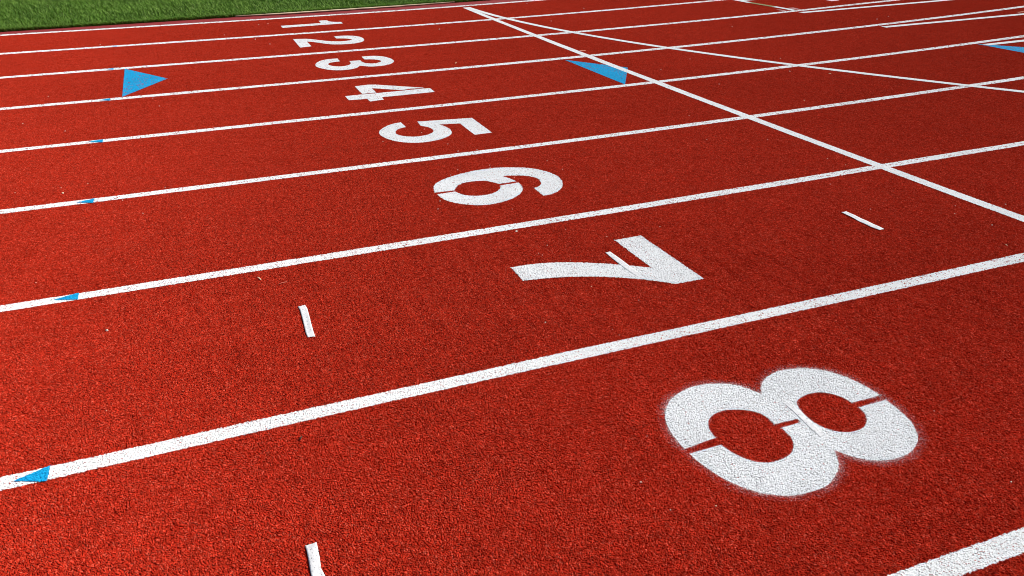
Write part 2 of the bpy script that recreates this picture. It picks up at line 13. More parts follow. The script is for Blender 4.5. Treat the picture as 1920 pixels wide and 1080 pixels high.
"8":[[[1.054,1.5091],[1.0544,1.5159],[1.0548,1.5227],[1.0553,1.5295],[1.0558,1.5364],[1.0564,1.5434],[1.0571,1.5505],[1.0579,1.5576],[1.0588,1.5649],[1.0597,1.571],[1.0606,1.5773],[1.0616,1.5837],[1.0627,1.5901],[1.064,1.5966],[1.0655,1.6032],[1.0672,1.6098],[1.0692,1.6165],[1.0714,1.6232],[1.0741,1.6301],[1.0772,1.6371],[1.0806,1.6441],[1.0844,1.6509],[1.0885,1.6575],[1.0931,1.6643],[1.0981,1.6712],[1.1034,1.6779],[1.1089,1.6846],[1.1146,1.6909],[1.1204,1.6968],[1.1263,1.7021],[1.1327,1.7073],[1.1393,1.7123],[1.146,1.717],[1.1529,1.7213],[1.1598,1.7253],[1.1666,1.729],[1.1734,1.7323],[1.18,1.7351],[1.1877,1.738],[1.1953,1.7405],[1.2029,1.7427],[1.2105,1.7444],[1.2179,1.7458],[1.2252,1.7468],[1.2323,1.7473],[1.2392,1.7476],[1.2472,1.7473],[1.2549,1.7466],[1.2625,1.7455],[1.2699,1.744],[1.2771,1.7422],[1.2842,1.7401],[1.2911,1.7378],[1.2979,1.7353],[1.3037,1.733],[1.3093,1.7305],[1.3147,1.7277],[1.32,1.7246],[1.3251,1.7213],[1.33,1.7178],[1.3347,1.7141],[1.3392,1.7101],[1.3429,1.7064],[1.3464,1.7023],[1.3496,1.698],[1.3526,1.6934],[1.3555,1.6888],[1.3583,1.684],[1.3611,1.6792],[1.3638,1.6744],[1.3661,1.6702],[1.3683,1.6659],[1.3704,1.6615],[1.3725,1.657],[1.3745,1.6525],[1.3764,1.6479],[1.3783,1.6433],[1.3801,1.6388],[1.3842,1.6453],[1.3884,1.6518],[1.3927,1.6582],[1.3971,1.6645],[1.4019,1.6705],[1.4069,1.6762],[1.4126,1.6821],[1.4186,1.6879],[1.425,1.6935],[1.4314,1.6987],[1.4378,1.7032],[1.4439,1.7069],[1.4505,1.7101],[1.4571,1.7129],[1.4637,1.7153],[1.4702,1.7174],[1.4767,1.7191],[1.483,1.7204],[1.4891,1.7215],[1.495,1.7222],[1.5024,1.7226],[1.5096,1.7227],[1.5166,1.7223],[1.5234,1.7216],[1.5301,1.7206],[1.5367,1.7194],[1.5431,1.7181],[1.5495,1.7167],[1.5543,1.7156],[1.559,1.7143],[1.5635,1.7128],[1.5679,1.7111],[1.5722,1.7092],[1.5764,1.7072],[1.5803,1.705],[1.5842,1.7027],[1.5899,1.6989],[1.5955,1.6949],[1.601,1.6908],[1.6063,1.6865],[1.6114,1.682],[1.6163,1.6774],[1.621,1.6725],[1.6253,1.6674],[1.6296,1.6617],[1.6335,1.6559],[1.6372,1.6498],[1.6407,1.6435],[1.6439,1.6371],[1.647,1.6306],[1.65,1.624],[1.6528,1.6173],[1.6549,1.6119],[1.6569,1.6064],[1.6587,1.6007],[1.6604,1.595],[1.6619,1.5892],[1.6632,1.5832],[1.6644,1.5773],[1.6655,1.5712],[1.6664,1.5644],[1.6672,1.5575],[1.6678,1.5505],[1.6683,1.5434],[1.6687,1.5364],[1.669,1.5292],[1.6692,1.5221],[1.6694,1.515],[1.5765,1.5138],[1.576,1.5187],[1.5755,1.5235],[1.575,1.5282],[1.5742,1.5329],[1.5733,1.5374],[1.5722,1.5418],[1.5708,1.546],[1.569,1.5503],[1.567,1.5544],[1.5648,1.5584],[1.5623,1.5622],[1.5597,1.5659],[1.5568,1.5693],[1.5538,1.5726],[1.5508,1.5754],[1.5477,1.5782],[1.5445,1.5809],[1.5411,1.5835],[1.5375,1.5858],[1.5338,1.5878],[1.5298,1.5896],[1.5255,1.591],[1.521,1.5922],[1.5162,1.5932],[1.5112,1.5939],[1.506,1.5943],[1.5006,1.5945],[1.495,1.5942],[1.4894,1.5937],[1.4836,1.5927],[1.4773,1.5911],[1.4703,1.589],[1.4632,1.5862],[1.4561,1.5829],[1.4496,1.579],[1.4439,1.5745],[1.4392,1.569],[1.4351,1.5623],[1.4318,1.555],[1.4291,1.5478],[1.4271,1.5413],[1.4254,1.5345],[1.4239,1.5278],[1.4227,1.5211],[1.4217,1.5146],[1.421,1.5083],[1.4205,1.5021],[1.4202,1.4961],[1.4202,1.4903],[1.4203,1.4846],[1.4207,1.4791],[1.4213,1.4737],[1.4221,1.4684],[1.4231,1.4633],[1.4244,1.4585],[1.4259,1.4538],[1.4277,1.4495],[1.43,1.4447],[1.4325,1.4402],[1.4353,1.4358],[1.4383,1.4316],[1.4416,1.4277],[1.445,1.424],[1.4487,1.4206],[1.4526,1.4174],[1.4561,1.415],[1.4598,1.4128],[1.4637,1.4108],[1.4679,1.4091],[1.4723,1.4077],[1.4768,1.4064],[1.4815,1.4055],[1.4864,1.4048],[1.4909,1.4044],[1.4957,1.4043],[1.5008,1.4046],[1.506,1.4052],[1.5114,1.4061],[1.5169,1.4075],[1.5224,1.4094],[1.5279,1.4119],[1.5337,1.4155],[1.5397,1.4198],[1.5454,1.4245],[1.5506,1.4292],[1.5553,1.4342],[1.5599,1.4397],[1.5641,1.4454],[1.5676,1.451],[1.5704,1.4564],[1.5725,1.4617],[1.574,1.4669],[1.575,1.472],[1.5757,1.4771],[1.5762,1.4821],[1.5765,1.4872],[1.6667,1.4881],[1.6663,1.4823],[1.6659,1.4765],[1.6655,1.4707],[1.6651,1.4648],[1.6646,1.459],[1.664,1.4532],[1.6634,1.4473],[1.6626,1.4414],[1.6617,1.4345],[1.6608,1.4277],[1.6599,1.4208],[1.659,1.414],[1.6578,1.4071],[1.6564,1.4001],[1.6547,1.3931],[1.6526,1.386],[1.6507,1.3809],[1.6484,1.3756],[1.6458,1.3702],[1.6428,1.3647],[1.6397,1.3592],[1.6364,1.3537],[1.6332,1.3483],[1.63,1.3432],[1.6266,1.3379],[1.6229,1.3327],[1.6189,1.3276],[1.6146,1.3228],[1.6096,1.3179],[1.6042,1.3131],[1.5986,1.3085],[1.5928,1.3043],[1.5871,1.3007],[1.581,1.2972],[1.5747,1.2938],[1.5683,1.2907],[1.5621,1.2878],[1.5559,1.2853],[1.55,1.2832],[1.5444,1.2817],[1.5371,1.2803],[1.5299,1.2792],[1.5228,1.2785],[1.516,1.278],[1.5092,1.2779],[1.5027,1.278],[1.4964,1.2783],[1.4903,1.2788],[1.4847,1.2794],[1.4793,1.2804],[1.4741,1.2816],[1.469,1.283],[1.4642,1.2846],[1.4594,1.2864],[1.4549,1.2883],[1.4505,1.2904],[1.4463,1.2927],[1.4422,1.2952],[1.4383,1.2979],[1.4346,1.3007],[1.431,1.3037],[1.4275,1.3068],[1.4241,1.3099],[1.4208,1.3132],[1.418,1.3161],[1.4153,1.3193],[1.4128,1.3225],[1.4103,1.3258],[1.408,1.3292],[1.4056,1.3327],[1.4033,1.3362],[1.401,1.3396],[1.3988,1.3428],[1.3968,1.3461],[1.3947,1.3494],[1.3927,1.3527],[1.3907,1.3561],[1.3888,1.3595],[1.3868,1.3629],[1.3839,1.3571],[1.3809,1.3513],[1.3778,1.3455],[1.3746,1.3398],[1.3712,1.3341],[1.3683,1.3293],[1.3652,1.3245],[1.3619,1.3197],[1.3585,1.315],[1.3547,1.3106],[1.3503,1.3058],[1.3456,1.3011],[1.3408,1.2966],[1.3358,1.2923],[1.3307,1.2885],[1.3247,1.2843],[1.3185,1.2801],[1.3123,1.2759],[1.3062,1.272],[1.3,1.2683],[1.2939,1.2649],[1.288,1.2621],[1.2823,1.2598],[1.276,1.2578],[1.2697,1.2564],[1.2635,1.2554],[1.2575,1.2548],[1.2515,1.2544],[1.2456,1.2543],[1.2399,1.2543],[1.2343,1.2544],[1.2268,1.2546],[1.2193,1.2549],[1.2119,1.2555],[1.2046,1.2562],[1.1975,1.2571],[1.1906,1.2583],[1.1838,1.2597],[1.1773,1.2614],[1.1718,1.2632],[1.1665,1.2653],[1.1614,1.2677],[1.1565,1.2703],[1.1517,1.2731],[1.147,1.2761],[1.1425,1.2793],[1.1381,1.2825],[1.1334,1.2861],[1.1289,1.2899],[1.1244,1.2938],[1.1201,1.2979],[1.1159,1.3022],[1.1119,1.3066],[1.1081,1.3112],[1.1043,1.316],[1.1006,1.3212],[1.097,1.3266],[1.0936,1.3321],[1.0904,1.3379],[1.0872,1.3438],[1.0842,1.3498],[1.0812,1.3559],[1.0783,1.3622],[1.0764,1.3667],[1.0746,1.3713],[1.0729,1.3761],[1.0713,1.381],[1.0698,1.386],[1.0684,1.3911],[1.067,1.3962],[1.0657,1.4014],[1.0643,1.4069],[1.063,1.4125],[1.0617,1.4181],[1.0605,1.4239],[1.0594,1.4297],[1.0584,1.4356],[1.0574,1.4416],[1.0565,1.4476],[1.0558,1.4527],[1.0553,1.4579],[1.0548,1.4632],[1.0545,1.4685],[1.0542,1.4739],[1.0539,1.4794],[1.0537,1.4849],[1.1444,1.4874],[1.1448,1.4826],[1.1453,1.4778],[1.1458,1.473],[1.1464,1.4684],[1.1471,1.4638],[1.148,1.4594],[1.149,1.4551],[1.1502,1.4509],[1.1515,1.4467],[1.1529,1.4427],[1.1544,1.4387],[1.156,1.4349],[1.1577,1.4311],[1.1595,1.4274],[1.1613,1.4239],[1.1635,1.4199],[1.1657,1.4159],[1.168,1.412],[1.1703,1.4082],[1.1728,1.4046],[1.1755,1.4012],[1.1783,1.3979],[1.1814,1.395],[1.1845,1.3924],[1.1879,1.39],[1.1914,1.3879],[1.1951,1.3859],[1.1989,1.3841],[1.2029,1.3825],[1.2069,1.3811],[1.2111,1.3799],[1.2154,1.3789],[1.2198,1.3782],[1.2245,1.3777],[1.2293,1.3775],[1.2342,1.3776],[1.2393,1.3779],[1.2444,1.3786],[1.2495,1.3795],[1.2547,1.3806],[1.2601,1.3821],[1.2656,1.3838],[1.2711,1.3859],[1.2766,1.3884],[1.282,1.3911],[1.2874,1.3946],[1.293,1.3989],[1.2985,1.4039],[1.3037,1.4091],[1.3083,1.4144],[1.3123,1.4198],[1.3159,1.4255],[1.3191,1.4314],[1.3219,1.4373],[1.3243,1.443],[1.326,1.4483],[1.3269,1.4536],[1.3274,1.4587],[1.3278,1.4637],[1.3282,1.4689],[1.3285,1.474],[1.3286,1.4791],[1.3287,1.4841],[1.3287,1.4892],[1.3897,1.4905],[1.3946,1.5084],[1.3232,1.5111],[1.3238,1.5167],[1.3244,1.5222],[1.3249,1.5277],[1.3253,1.5332],[1.3254,1.5385],[1.3253,1.5436],[1.3249,1.548],[1.3243,1.5523],[1.3233,1.5564],[1.3221,1.5602],[1.3206,1.5638],[1.3186,1.5675],[1.3165,1.5711],[1.3143,1.5747],[1.3119,1.578],[1.3094,1.5812],[1.3066,1.5842],[1.3037,1.587],[1.3002,1.5899],[1.2966,1.5926],[1.2928,1.5952],[1.2889,1.5976],[1.2848,1.5999],[1.2807,1.602],[1.2765,1.604],[1.2722,1.6059],[1.2681,1.6076],[1.2639,1.6092],[1.2597,1.6107],[1.2553,1.612],[1.2508,1.6132],[1.2463,1.6142],[1.2416,1.6149],[1.2368,1.6153],[1.232,1.6155],[1.227,1.6152],[1.2218,1.6146],[1.2165,1.6135],[1.2111,1.6121],[1.2056,1.6102],[1.2001,1.6078],[1.1942,1.6049],[1.1884,1.6014],[1.1828,1.5973],[1.1776,1.5927],[1.1727,1.5873],[1.168,1.5811],[1.1637,1.5746],[1.16,1.568],[1.1572,1.5617],[1.1551,1.5553],[1.1534,1.549],[1.1522,1.5427],[1.1512,1.5365],[1.1505,1.5304],[1.15,1.5242],[1.1495,1.5181]]]},"model":{"Y0":9.487683732755453,"x0":1.4665445212060628,"iR":0.020940137243767084,"W":1.0668},"finish":[[3.217,9.4974],[3.2005,7.9836],[3.1733,6.9445],[3.1549,5.9351],[3.1582,5.4557],[3.1513,4.7563],[3.1492,4.5131],[3.1558,3.7126],[3.1459,3.291],[3.1668,2.7682],[3.1782,2.3348]],
"waterfall":[[3.2447,9.4349],[3.2908,8.7976],[3.3393,8.328],[3.3725,8.1328],[3.6489,7.0817],[3.7651,6.7121],[3.8063,6.6022],[4.0819,5.9082],[4.2406,5.5749],[4.5475,4.9926],[4.8631,4.4237],[5.1229,3.98]],
"S1":[[6.1436,8.5308],[6.3821,8.5746]],
"S2":[[6.1518,7.4649],[6.4525,7.4943],[6.8415,7.4907],[7.4168,7.4964],[8.0596,7.5435]],
"S3":[[6.2201,6.3887],[6.3913,6.398],[6.8877,6.3998],[7.4403,6.415],[8.0018,6.4155]],
"S4":[[6.2811,5.3275],[6.4595,5.3298],[6.7306,5.3401]],
"DG":[[6.1533,8.667],[6.1616,8.3383],[6.1907,7.9551],[6.2039,7.7413],[6.1942,7.6169]],
"TE":[[-1.3363,9.8349],[-1.153,9.8332],[-0.5867,9.8203],[0.6201,9.7848],[0.8327,9.7905],[1.4912,9.8002],[3.0316,9.8027],[3.5588,9.8535]],
"left":[[-0.2284,7.3383],[0.0564,6.8146],[-0.2448,6.3219]],
"mid":[[2.9304,6.2221],[3.222,5.7533],[2.9289,5.2564]],
"right":[[6.2499,5.398],[6.4779,5.1263],[6.2748,4.9545]],
"m7":[[-0.4803,2.0144],[-0.406,2.046],[-0.4092,1.9818]],
"m6":[[-0.4605,3.0751],[-0.3834,3.1028],[-0.3846,3.0469]],
"m5":[[-0.4301,4.1362],[-0.361,4.1637],[-0.3645,4.1034]],
"m4":[[-0.4152,5.2059],[-0.3439,5.2264],[-0.3448,5.1602]],
"m3":[[-0.3784,6.2718],[-0.3196,6.301],[-0.3217,6.2324]],
"m2":[[-0.3571,7.3814],[-0.3085,7.3988],[-0.3079,7.3314]],
"m1":[[-0.3303,8.462],[-0.2919,8.4724],[-0.2916,8.4288]],
"peb":[[-0.2881,2.761,0.00303],[-0.5284,3.2586,0.00135],[-0.5483,5.515,0.00217],[-0.7015,4.404,0.00177],[-0.5093,4.395,0.00176],[-0.4956,4.3046,0.00275],[-0.3951,4.4107,0.00176],[-0.0589,4.2017,0.00167],[-0.243,4.0897,0.00164],[-0.1616,3.87,0.00155],[-0.7914,5.8089,0.00229],[-0.0596,6.1888,0.00241],[-0.0274,5.9368,0.00231],[-0.7027,6.5428,0.00255],[-0.4263,8.5904,0.00331],[1.2238,3.031,0.00321],[1.2161,2.7916,0.00126],[1.2781,2.8507,0.00129],[1.3058,3.2789,0.00143],[1.4139,2.9732,0.00135],[1.2781,2.8495,0.00129],[1.222,2.7695,0.00125],[1.2982,2.6826,0.00124],[1.53,2.8396,0.00132],[1.5931,2.8182,0.00133],[1.7745,2.8473,0.00137],[1.2658,2.447,0.00116],[1.3626,2.2881,0.00113],[1.0106,2.2642,0.00192],[1.1845,2.1392,0.00105],[1.1857,2.0966,0.00104],[0.8874,1.4348,0.00129],[0.8993,1.3226,0.00141],[0.9942,1.5922,0.00087],[1.7463,1.398,0.00098],[2.665,3.8642,0.00185],[2.9583,3.7314,0.00188],[3.0118,3.3238,0.00178],[3.0221,3.2057,0.00175],[2.7582,3.0007,0.00163],[2.6884,2.6695,0.00152],[3.2485,2.4873,0.00212],[3.503,4.9914,0.00237],[2.8592,4.3446,0.00204],[2.9987,2.3317,0.00199],[3.0451,2.5603,0.00159],[2.9653,2.4879,0.00155],[1.054,3.5034,0.00207],[1.0151,3.4092,0.00187],[1.3767,4.2059,0.00176],[1.4394,3.9085,0.00166],[1.4283,3.8715,0.00165],[1.2713,3.9013,0.00164],[1.7278,3.8602,0.00168],[1.7391,3.7016,0.00163],[1.4788,3.6816,0.00159],[1.0636,4.5487,0.00185],[1.3428,4.7004,0.00193],[1.3068,4.6321,0.0019],[1.369,4.3538,0.00181],[1.3743,4.2016,0.00175],[1.4756,4.1913,0.00176],[2.5094,8.0835,0.00424],[0.8528,8.2709,0.00449],[0.9378,7.9665,0.00309],[0.6233,8.6493,0.00334],[0.994,9.1513,0.00354],[1.0857,9.1665,0.00355],[3.6523,8.0813,0.00444],[3.9444,9.3858,0.00391],[4.3363,8.7493,0.00375],[5.0145,7.0182,0.00332],[6.7289,6.8756,0.0037],[6.5083,6.7899,0.00362],[3.4018,5.5814,0.00254],[3.8123,5.8389,0.0027],[4.1976,5.1351,0.00334],[4.4404,5.56,0.00275],[-0.2824,2.2608,0.001],[1.6795,1.1027,0.00136],[1.2133,3.8356,0.00161],[1.3387,1.6158,0.00131]],
"tape":{"lane7_left":[[[0.3004,2.6911],[0.3019,2.6583],[0.2991,2.601],[0.2951,2.5383],[0.2916,2.4893],[0.2922,2.4643]],[[0.3241,2.6953],[0.3267,2.6647],[0.3233,2.6113],[0.3188,2.548],[0.3158,2.4943],[0.315,2.4564]]],
"bottom":[[[0.1208,1.522],[0.1208,1.5026],[0.1199,1.4821],[0.118,1.4525],[0.1166,1.4267],[0.1186,1.4017]],[[0.1452,1.5216],[0.1442,1.4981],[0.1427,1.4726],[0.1394,1.4402],[0.1422,1.4176],[0.1468,1.3915]]],
"right":[[[2.5466,2.684],[2.5483,2.6371],[2.543,2.5689],[2.5421,2.5075],[2.5467,2.4654]],[[2.5733,2.6849],[2.5744,2.629],[2.5749,2.5648],[2.5739,2.5096],[2.5729,2.4666]]],
"on7":[[[1.449,2.6952],[1.4469,2.6397],[1.4458,2.5837],[1.4453,2.5342],[1.4488,2.4713]],[[1.47,2.6974],[1.472,2.6535],[1.473,2.6066],[1.4728,2.5483],[1.4744,2.4808]]],
"on8":[[[1.4055,1.586],[1.4045,1.5456],[1.4003,1.5078],[1.3942,1.4602],[1.3913,1.4168]],[[1.4213,1.585],[1.4219,1.548],[1.4187,1.5095],[1.4127,1.4602],[1.4101,1.4214]]]},"sl":{"straw":[[0.2051,2.9871],[0.2103,2.9769],[0.2154,2.9613]],
"fibre":[[0.2646,2.8937],[0.2814,2.901],[0.2978,2.9109]],
"leaf_a":[[0.9971,1.2917],[1.001,1.2946]],
"leaf_b":[[3.7085,4.3741],[3.7067,4.3592]],
"leaf_c":[[4.3847,4.9481],[4.412,4.9555]],
"leaf_d":[[-0.4995,4.2999],[-0.4935,4.3126]],
"leaf_e":[[0.9651,11.0091],[0.9875,11.1307]],
"leaf_f":[[2.1145,6.4418],[2.1423,6.4985]],
"leaf_g":[[2.8723,2.1602],[2.87,2.1451]]},"dash_a":[[3.204,6.5213],[3.2499,6.5071]],
"dash_b":[[8.0548,6.5341],[8.1576,6.5411]],
"smear_a":[[6.0824,7.7762],[6.1138,7.7468],[6.118,7.6911],[6.1149,7.6352],[6.0813,7.6435],[6.0721,7.7011]],
"smear_b":[[6.2748,7.8237],[6.3314,7.8086],[6.324,7.7299],[6.3119,7.6548],[6.2726,7.6479],[6.2644,7.706],[6.2509,7.7581]],
"twig":[[0.1764,1.9151],[0.1801,1.9249],[0.184,1.9334]],
"frag":[[7.061,8.2218],[7.0336,8.1316],[7.0283,8.047],[7.0841,8.0437],[7.1477,8.0621],[7.2028,8.1481]],
"holes":[[1.236,1.49],[1.493,1.497]],
"lines":{"0":[[-9.0,9.5939],[-8.75,9.5939],[-8.5,9.5939],[-8.25,9.5939],[-8.0,9.5939],[-7.75,9.5939],[-7.5,9.5939],[-7.25,9.5939],[-7.0,9.5939],[-6.75,9.5939],[-6.5,9.5939],[-6.25,9.5939],[-6.0,9.5939],[-5.75,9.5939],[-5.5,9.5939],[-5.25,9.5939],[-5.0,9.5939],[-4.75,9.5939],[-4.5,9.5939],[-4.25,9.5939],[-4.0,9.5939],[-3.75,9.5939],[-3.5,9.5939],[-3.25,9.5939],[-3.0,9.5939],[-2.75,9.5939],[-2.5,9.5939],[-2.25,9.5939],[-2.0,9.5939],[-1.75,9.5939],[-1.5,9.5939],[-1.25,9.5917],[-1.0,9.5824],[-0.75,9.5733],[-0.5,9.5643],[-0.25,9.5556],[0.0,9.5473],[0.25,9.5394],[0.5,9.532],[0.75,9.5253],[1.0,9.5192],[1.25,9.514],[1.5,9.5096],[1.75,9.5071],[2.0,9.5069],[2.25,9.5091],[2.5,9.5139],[2.75,9.5214],[3.0,9.5316],[3.25,9.5445],[3.5,9.5604],[3.75,9.5793],[4.0,9.6005],[4.25,9.6145],[4.5,9.6297],[4.75,9.6463],[5.0,9.6642],[5.25,9.6834],[5.5,9.7039],[5.75,9.7258],[6.0,9.7489],[6.25,9.7734],[6.5,9.7993],[6.75,9.8264],[7.0,9.8549],[7.25,9.8848],[7.5,9.9159],[7.75,9.9485],[8.0,9.9823],[8.25,10.0175],[8.5,10.0541],[8.75,10.092],[9.0,10.1312],[9.25,10.1718],[9.5,10.2138],[9.75,10.2572],[10.0,10.3019],[10.25,10.348],[10.5,10.3954],[10.75,10.4443],[11.0,10.4945],[11.25,10.5462],[11.5,10.5992],[11.75,10.6536],[12.0,10.7094],[12.25,10.7667],[12.5,10.8253],[12.75,10.8854],[13.0,10.9469],[13.25,11.0099],[13.5,11.0742],[13.75,11.1401],[14.0,11.2073],[14.5,11.3462],[15.0,11.491],[15.5,11.6418],[16.0,11.7985],[16.5,11.9613],[17.0,12.1302],[17.5,12.3053],[18.0,12.4866],[18.5,12.6743],[19.0,12.8685],[19.5,13.0691],[20.0,13.2763],[20.5,13.4902],[21.0,13.7109],[21.5,13.9385],[22.0,14.1731],[22.5,14.4148],[23.0,14.6637],[23.5,14.92],[24.0,15.1838],[24.5,15.4552],[25.0,15.7345],[25.5,16.0216],[26.0,16.3169]],
"1":[[-9.0,8.4868],[-8.75,8.4868],[-8.5,8.4868],[-8.25,8.4868],[-8.0,8.4868],[-7.75,8.4868],[-7.5,8.4868],[-7.25,8.4868],[-7.0,8.4868],[-6.75,8.4868],[-6.5,8.4868],[-6.25,8.4868],[-6.0,8.4868],[-5.75,8.4868],[-5.5,8.4868],[-5.25,8.4868],[-5.0,8.4868],[-4.75,8.4868],[-4.5,8.4868],[-4.25,8.4868],[-4.0,8.4868],[-3.75,8.4868],[-3.5,8.4868],[-3.25,8.4868],[-3.0,8.4868],[-2.75,8.4868],[-2.5,8.4868],[-2.25,8.4868],[-2.0,8.4868],[-1.75,8.4868],[-1.5,8.4868],[-1.25,8.4868],[-1.0,8.4804],[-0.75,8.4727],[-0.5,8.4655],[-0.25,8.4588],[0.0,8.4526],[0.25,8.447],[0.5,8.4419],[0.75,8.4373],[1.0,8.4333],[1.25,8.4298],[1.5,8.4268],[1.75,8.4252],[2.0,8.4254],[2.25,8.4274],[2.5,8.4312],[2.75,8.4368],[3.0,8.4443],[3.25,8.4536],[3.5,8.4648],[3.75,8.4778],[4.0,8.4926],[4.25,8.5092],[4.5,8.5277],[4.75,8.5481],[5.0,8.5703],[5.25,8.5943],[5.5,8.6203],[5.75,8.648],[6.0,8.6756],[6.25,8.6995],[6.5,8.7248],[6.75,8.7514],[7.0,8.7792],[7.25,8.8084],[7.5,8.8389],[7.75,8.8707],[8.0,8.9038],[8.25,8.9382],[8.5,8.9739],[8.75,9.011],[9.0,9.0494],[9.25,9.0891],[9.5,9.1301],[9.75,9.1725],[10.0,9.2162],[10.25,9.2612],[10.5,9.3076],[10.75,9.3554],[11.0,9.4045],[11.25,9.4549],[11.5,9.5068],[11.75,9.5599],[12.0,9.6145],[12.25,9.6704],[12.5,9.7277],[12.75,9.7864],[13.0,9.8465],[13.25,9.908],[13.5,9.9709],[13.75,10.0351],[14.0,10.1008],[14.5,10.2365],[15.0,10.3779],[15.5,10.525],[16.0,10.678],[16.5,10.8369],[17.0,11.0017],[17.5,11.1725],[18.0,11.3494],[18.5,11.5324],[19.0,11.7217],[19.5,11.9172],[20.0,12.1192],[20.5,12.3276],[21.0,12.5426],[21.5,12.7642],[22.0,12.9926],[22.5,13.2278],[23.0,13.47],[23.5,13.7193],[24.0,13.9758],[24.5,14.2396],[25.0,14.5109],[25.5,14.7898],[26.0,15.0765]],
"2":[[-9.0,7.3778],[-8.75,7.3778],[-8.5,7.3778],[-8.25,7.3778],[-8.0,7.3778],[-7.75,7.3778],[-7.5,7.3778],[-7.25,7.3778],[-7.0,7.3778],[-6.75,7.3778],[-6.5,7.3778],[-6.25,7.3778],[-6.0,7.3778],[-5.75,7.3778],[-5.5,7.3778],[-5.25,7.3778],[-5.0,7.3778],[-4.75,7.3778],[-4.5,7.3778],[-4.25,7.3778],[-4.0,7.3778],[-3.75,7.3778],[-3.5,7.3778],[-3.25,7.3778],[-3.0,7.3778],[-2.75,7.3778],[-2.5,7.3778],[-2.25,7.3778],[-2.0,7.3778],[-1.75,7.3778],[-1.5,7.3778],[-1.25,7.3778],[-1.0,7.377],[-0.75,7.3742],[-0.5,7.3714],[-0.25,7.3685],[0.0,7.3657],[0.25,7.3628],[0.5,7.36],[0.75,7.3573],[1.0,7.3546],[1.25,7.3522],[1.5,7.3499],[1.75,7.3486],[2.0,7.3488],[2.25,7.3505],[2.5,7.3538],[2.75,7.3586],[3.0,7.3651],[3.25,7.3732],[3.5,7.383],[3.75,7.3945],[4.0,7.4078],[4.25,7.4228],[4.5,7.4396],[4.75,7.4583],[5.0,7.4788],[5.25,7.5013],[5.5,7.5257],[5.75,7.552],[6.0,7.5804],[6.25,7.6107],[6.5,7.6432],[6.75,7.6778],[7.0,7.7145],[7.25,7.7446],[7.5,7.7745],[7.75,7.8056],[8.0,7.8379],[8.25,7.8716],[8.5,7.9066],[8.75,7.9428],[9.0,7.9804],[9.25,8.0192],[9.5,8.0593],[9.75,8.1008],[10.0,8.1435],[10.25,8.1876],[10.5,8.233],[10.75,8.2796],[11.0,8.3277],[11.25,8.377],[11.5,8.4276],[11.75,8.4796],[12.0,8.533],[12.25,8.5876],[12.5,8.6437],[12.75,8.701],[13.0,8.7598],[13.25,8.8198],[13.5,8.8813],[13.75,8.9441],[14.0,9.0083],[14.5,9.1409],[15.0,9.279],[15.5,9.4227],[16.0,9.5721],[16.5,9.7273],[17.0,9.8882],[17.5,10.0549],[18.0,10.2276],[18.5,10.4062],[19.0,10.5909],[19.5,10.7816],[20.0,10.9786],[20.5,11.1818],[21.0,11.3914],[21.5,11.6073],[22.0,11.8299],[22.5,12.059],[23.0,12.2948],[23.5,12.5375],[24.0,12.7871],[24.5,13.0438],[25.0,13.3077],[25.5,13.5788],[26.0,13.8575]],
"3":[[-9.0,6.28],[-8.75,6.28],[-8.5,6.28],[-8.25,6.28],[-8.0,6.28],[-7.75,6.28],[-7.5,6.28],[-7.25,6.28],[-7.0,6.28],[-6.75,6.28],[-6.5,6.28],[-6.25,6.28],[-6.0,6.28],[-5.75,6.28],[-5.5,6.28],[-5.25,6.28],[-5.0,6.28],[-4.75,6.28],[-4.5,6.28],[-4.25,6.28],[-4.0,6.28],[-3.75,6.28],[-3.5,6.28],[-3.25,6.28],[-3.0,6.28],[-2.75,6.28],[-2.5,6.28],[-2.25,6.28],[-2.0,6.28],[-1.75,6.28],[-1.5,6.28],[-1.25,6.28],[-1.0,6.28],[-0.75,6.2782],[-0.5,6.2763],[-0.25,6.2745],[0.0,6.2728],[0.25,6.2714],[0.5,6.27],[0.75,6.2689],[1.0,6.2679],[1.25,6.267],[1.5,6.2664],[1.75,6.2667],[2.0,6.2684],[2.25,6.2715],[2.5,6.2761],[2.75,6.282],[3.0,6.2894],[3.25,6.2981],[3.5,6.3083],[3.75,6.32],[4.0,6.333],[4.25,6.3475],[4.5,6.3635],[4.75,6.3809],[5.0,6.3997],[5.25,6.42],[5.5,6.4417],[5.75,6.4649],[6.0,6.4896],[6.25,6.5157],[6.5,6.5433],[6.75,6.5724],[7.0,6.6029],[7.25,6.635],[7.5,6.6685],[7.75,6.7035],[8.0,6.7401],[8.25,6.7781],[8.5,6.817],[8.75,6.8525],[9.0,6.8892],[9.25,6.9272],[9.5,6.9665],[9.75,7.007],[10.0,7.0488],[10.25,7.092],[10.5,7.1363],[10.75,7.182],[11.0,7.229],[11.25,7.2773],[11.5,7.3268],[11.75,7.3777],[12.0,7.4298],[12.25,7.4833],[12.5,7.5381],[12.75,7.5942],[13.0,7.6516],[13.25,7.7104],[13.5,7.7705],[13.75,7.8319],[14.0,7.8947],[14.5,8.0243],[15.0,8.1593],[15.5,8.2998],[16.0,8.4458],[16.5,8.5974],[17.0,8.7546],[17.5,8.9175],[18.0,9.0861],[18.5,9.2605],[19.0,9.4408],[19.5,9.627],[20.0,9.8192],[20.5,10.0175],[21.0,10.2219],[21.5,10.4326],[22.0,10.6495],[22.5,10.8729],[23.0,11.1028],[23.5,11.3392],[24.0,11.5823],[24.5,11.8323],[25.0,12.0891],[25.5,12.353],[26.0,12.6241]],
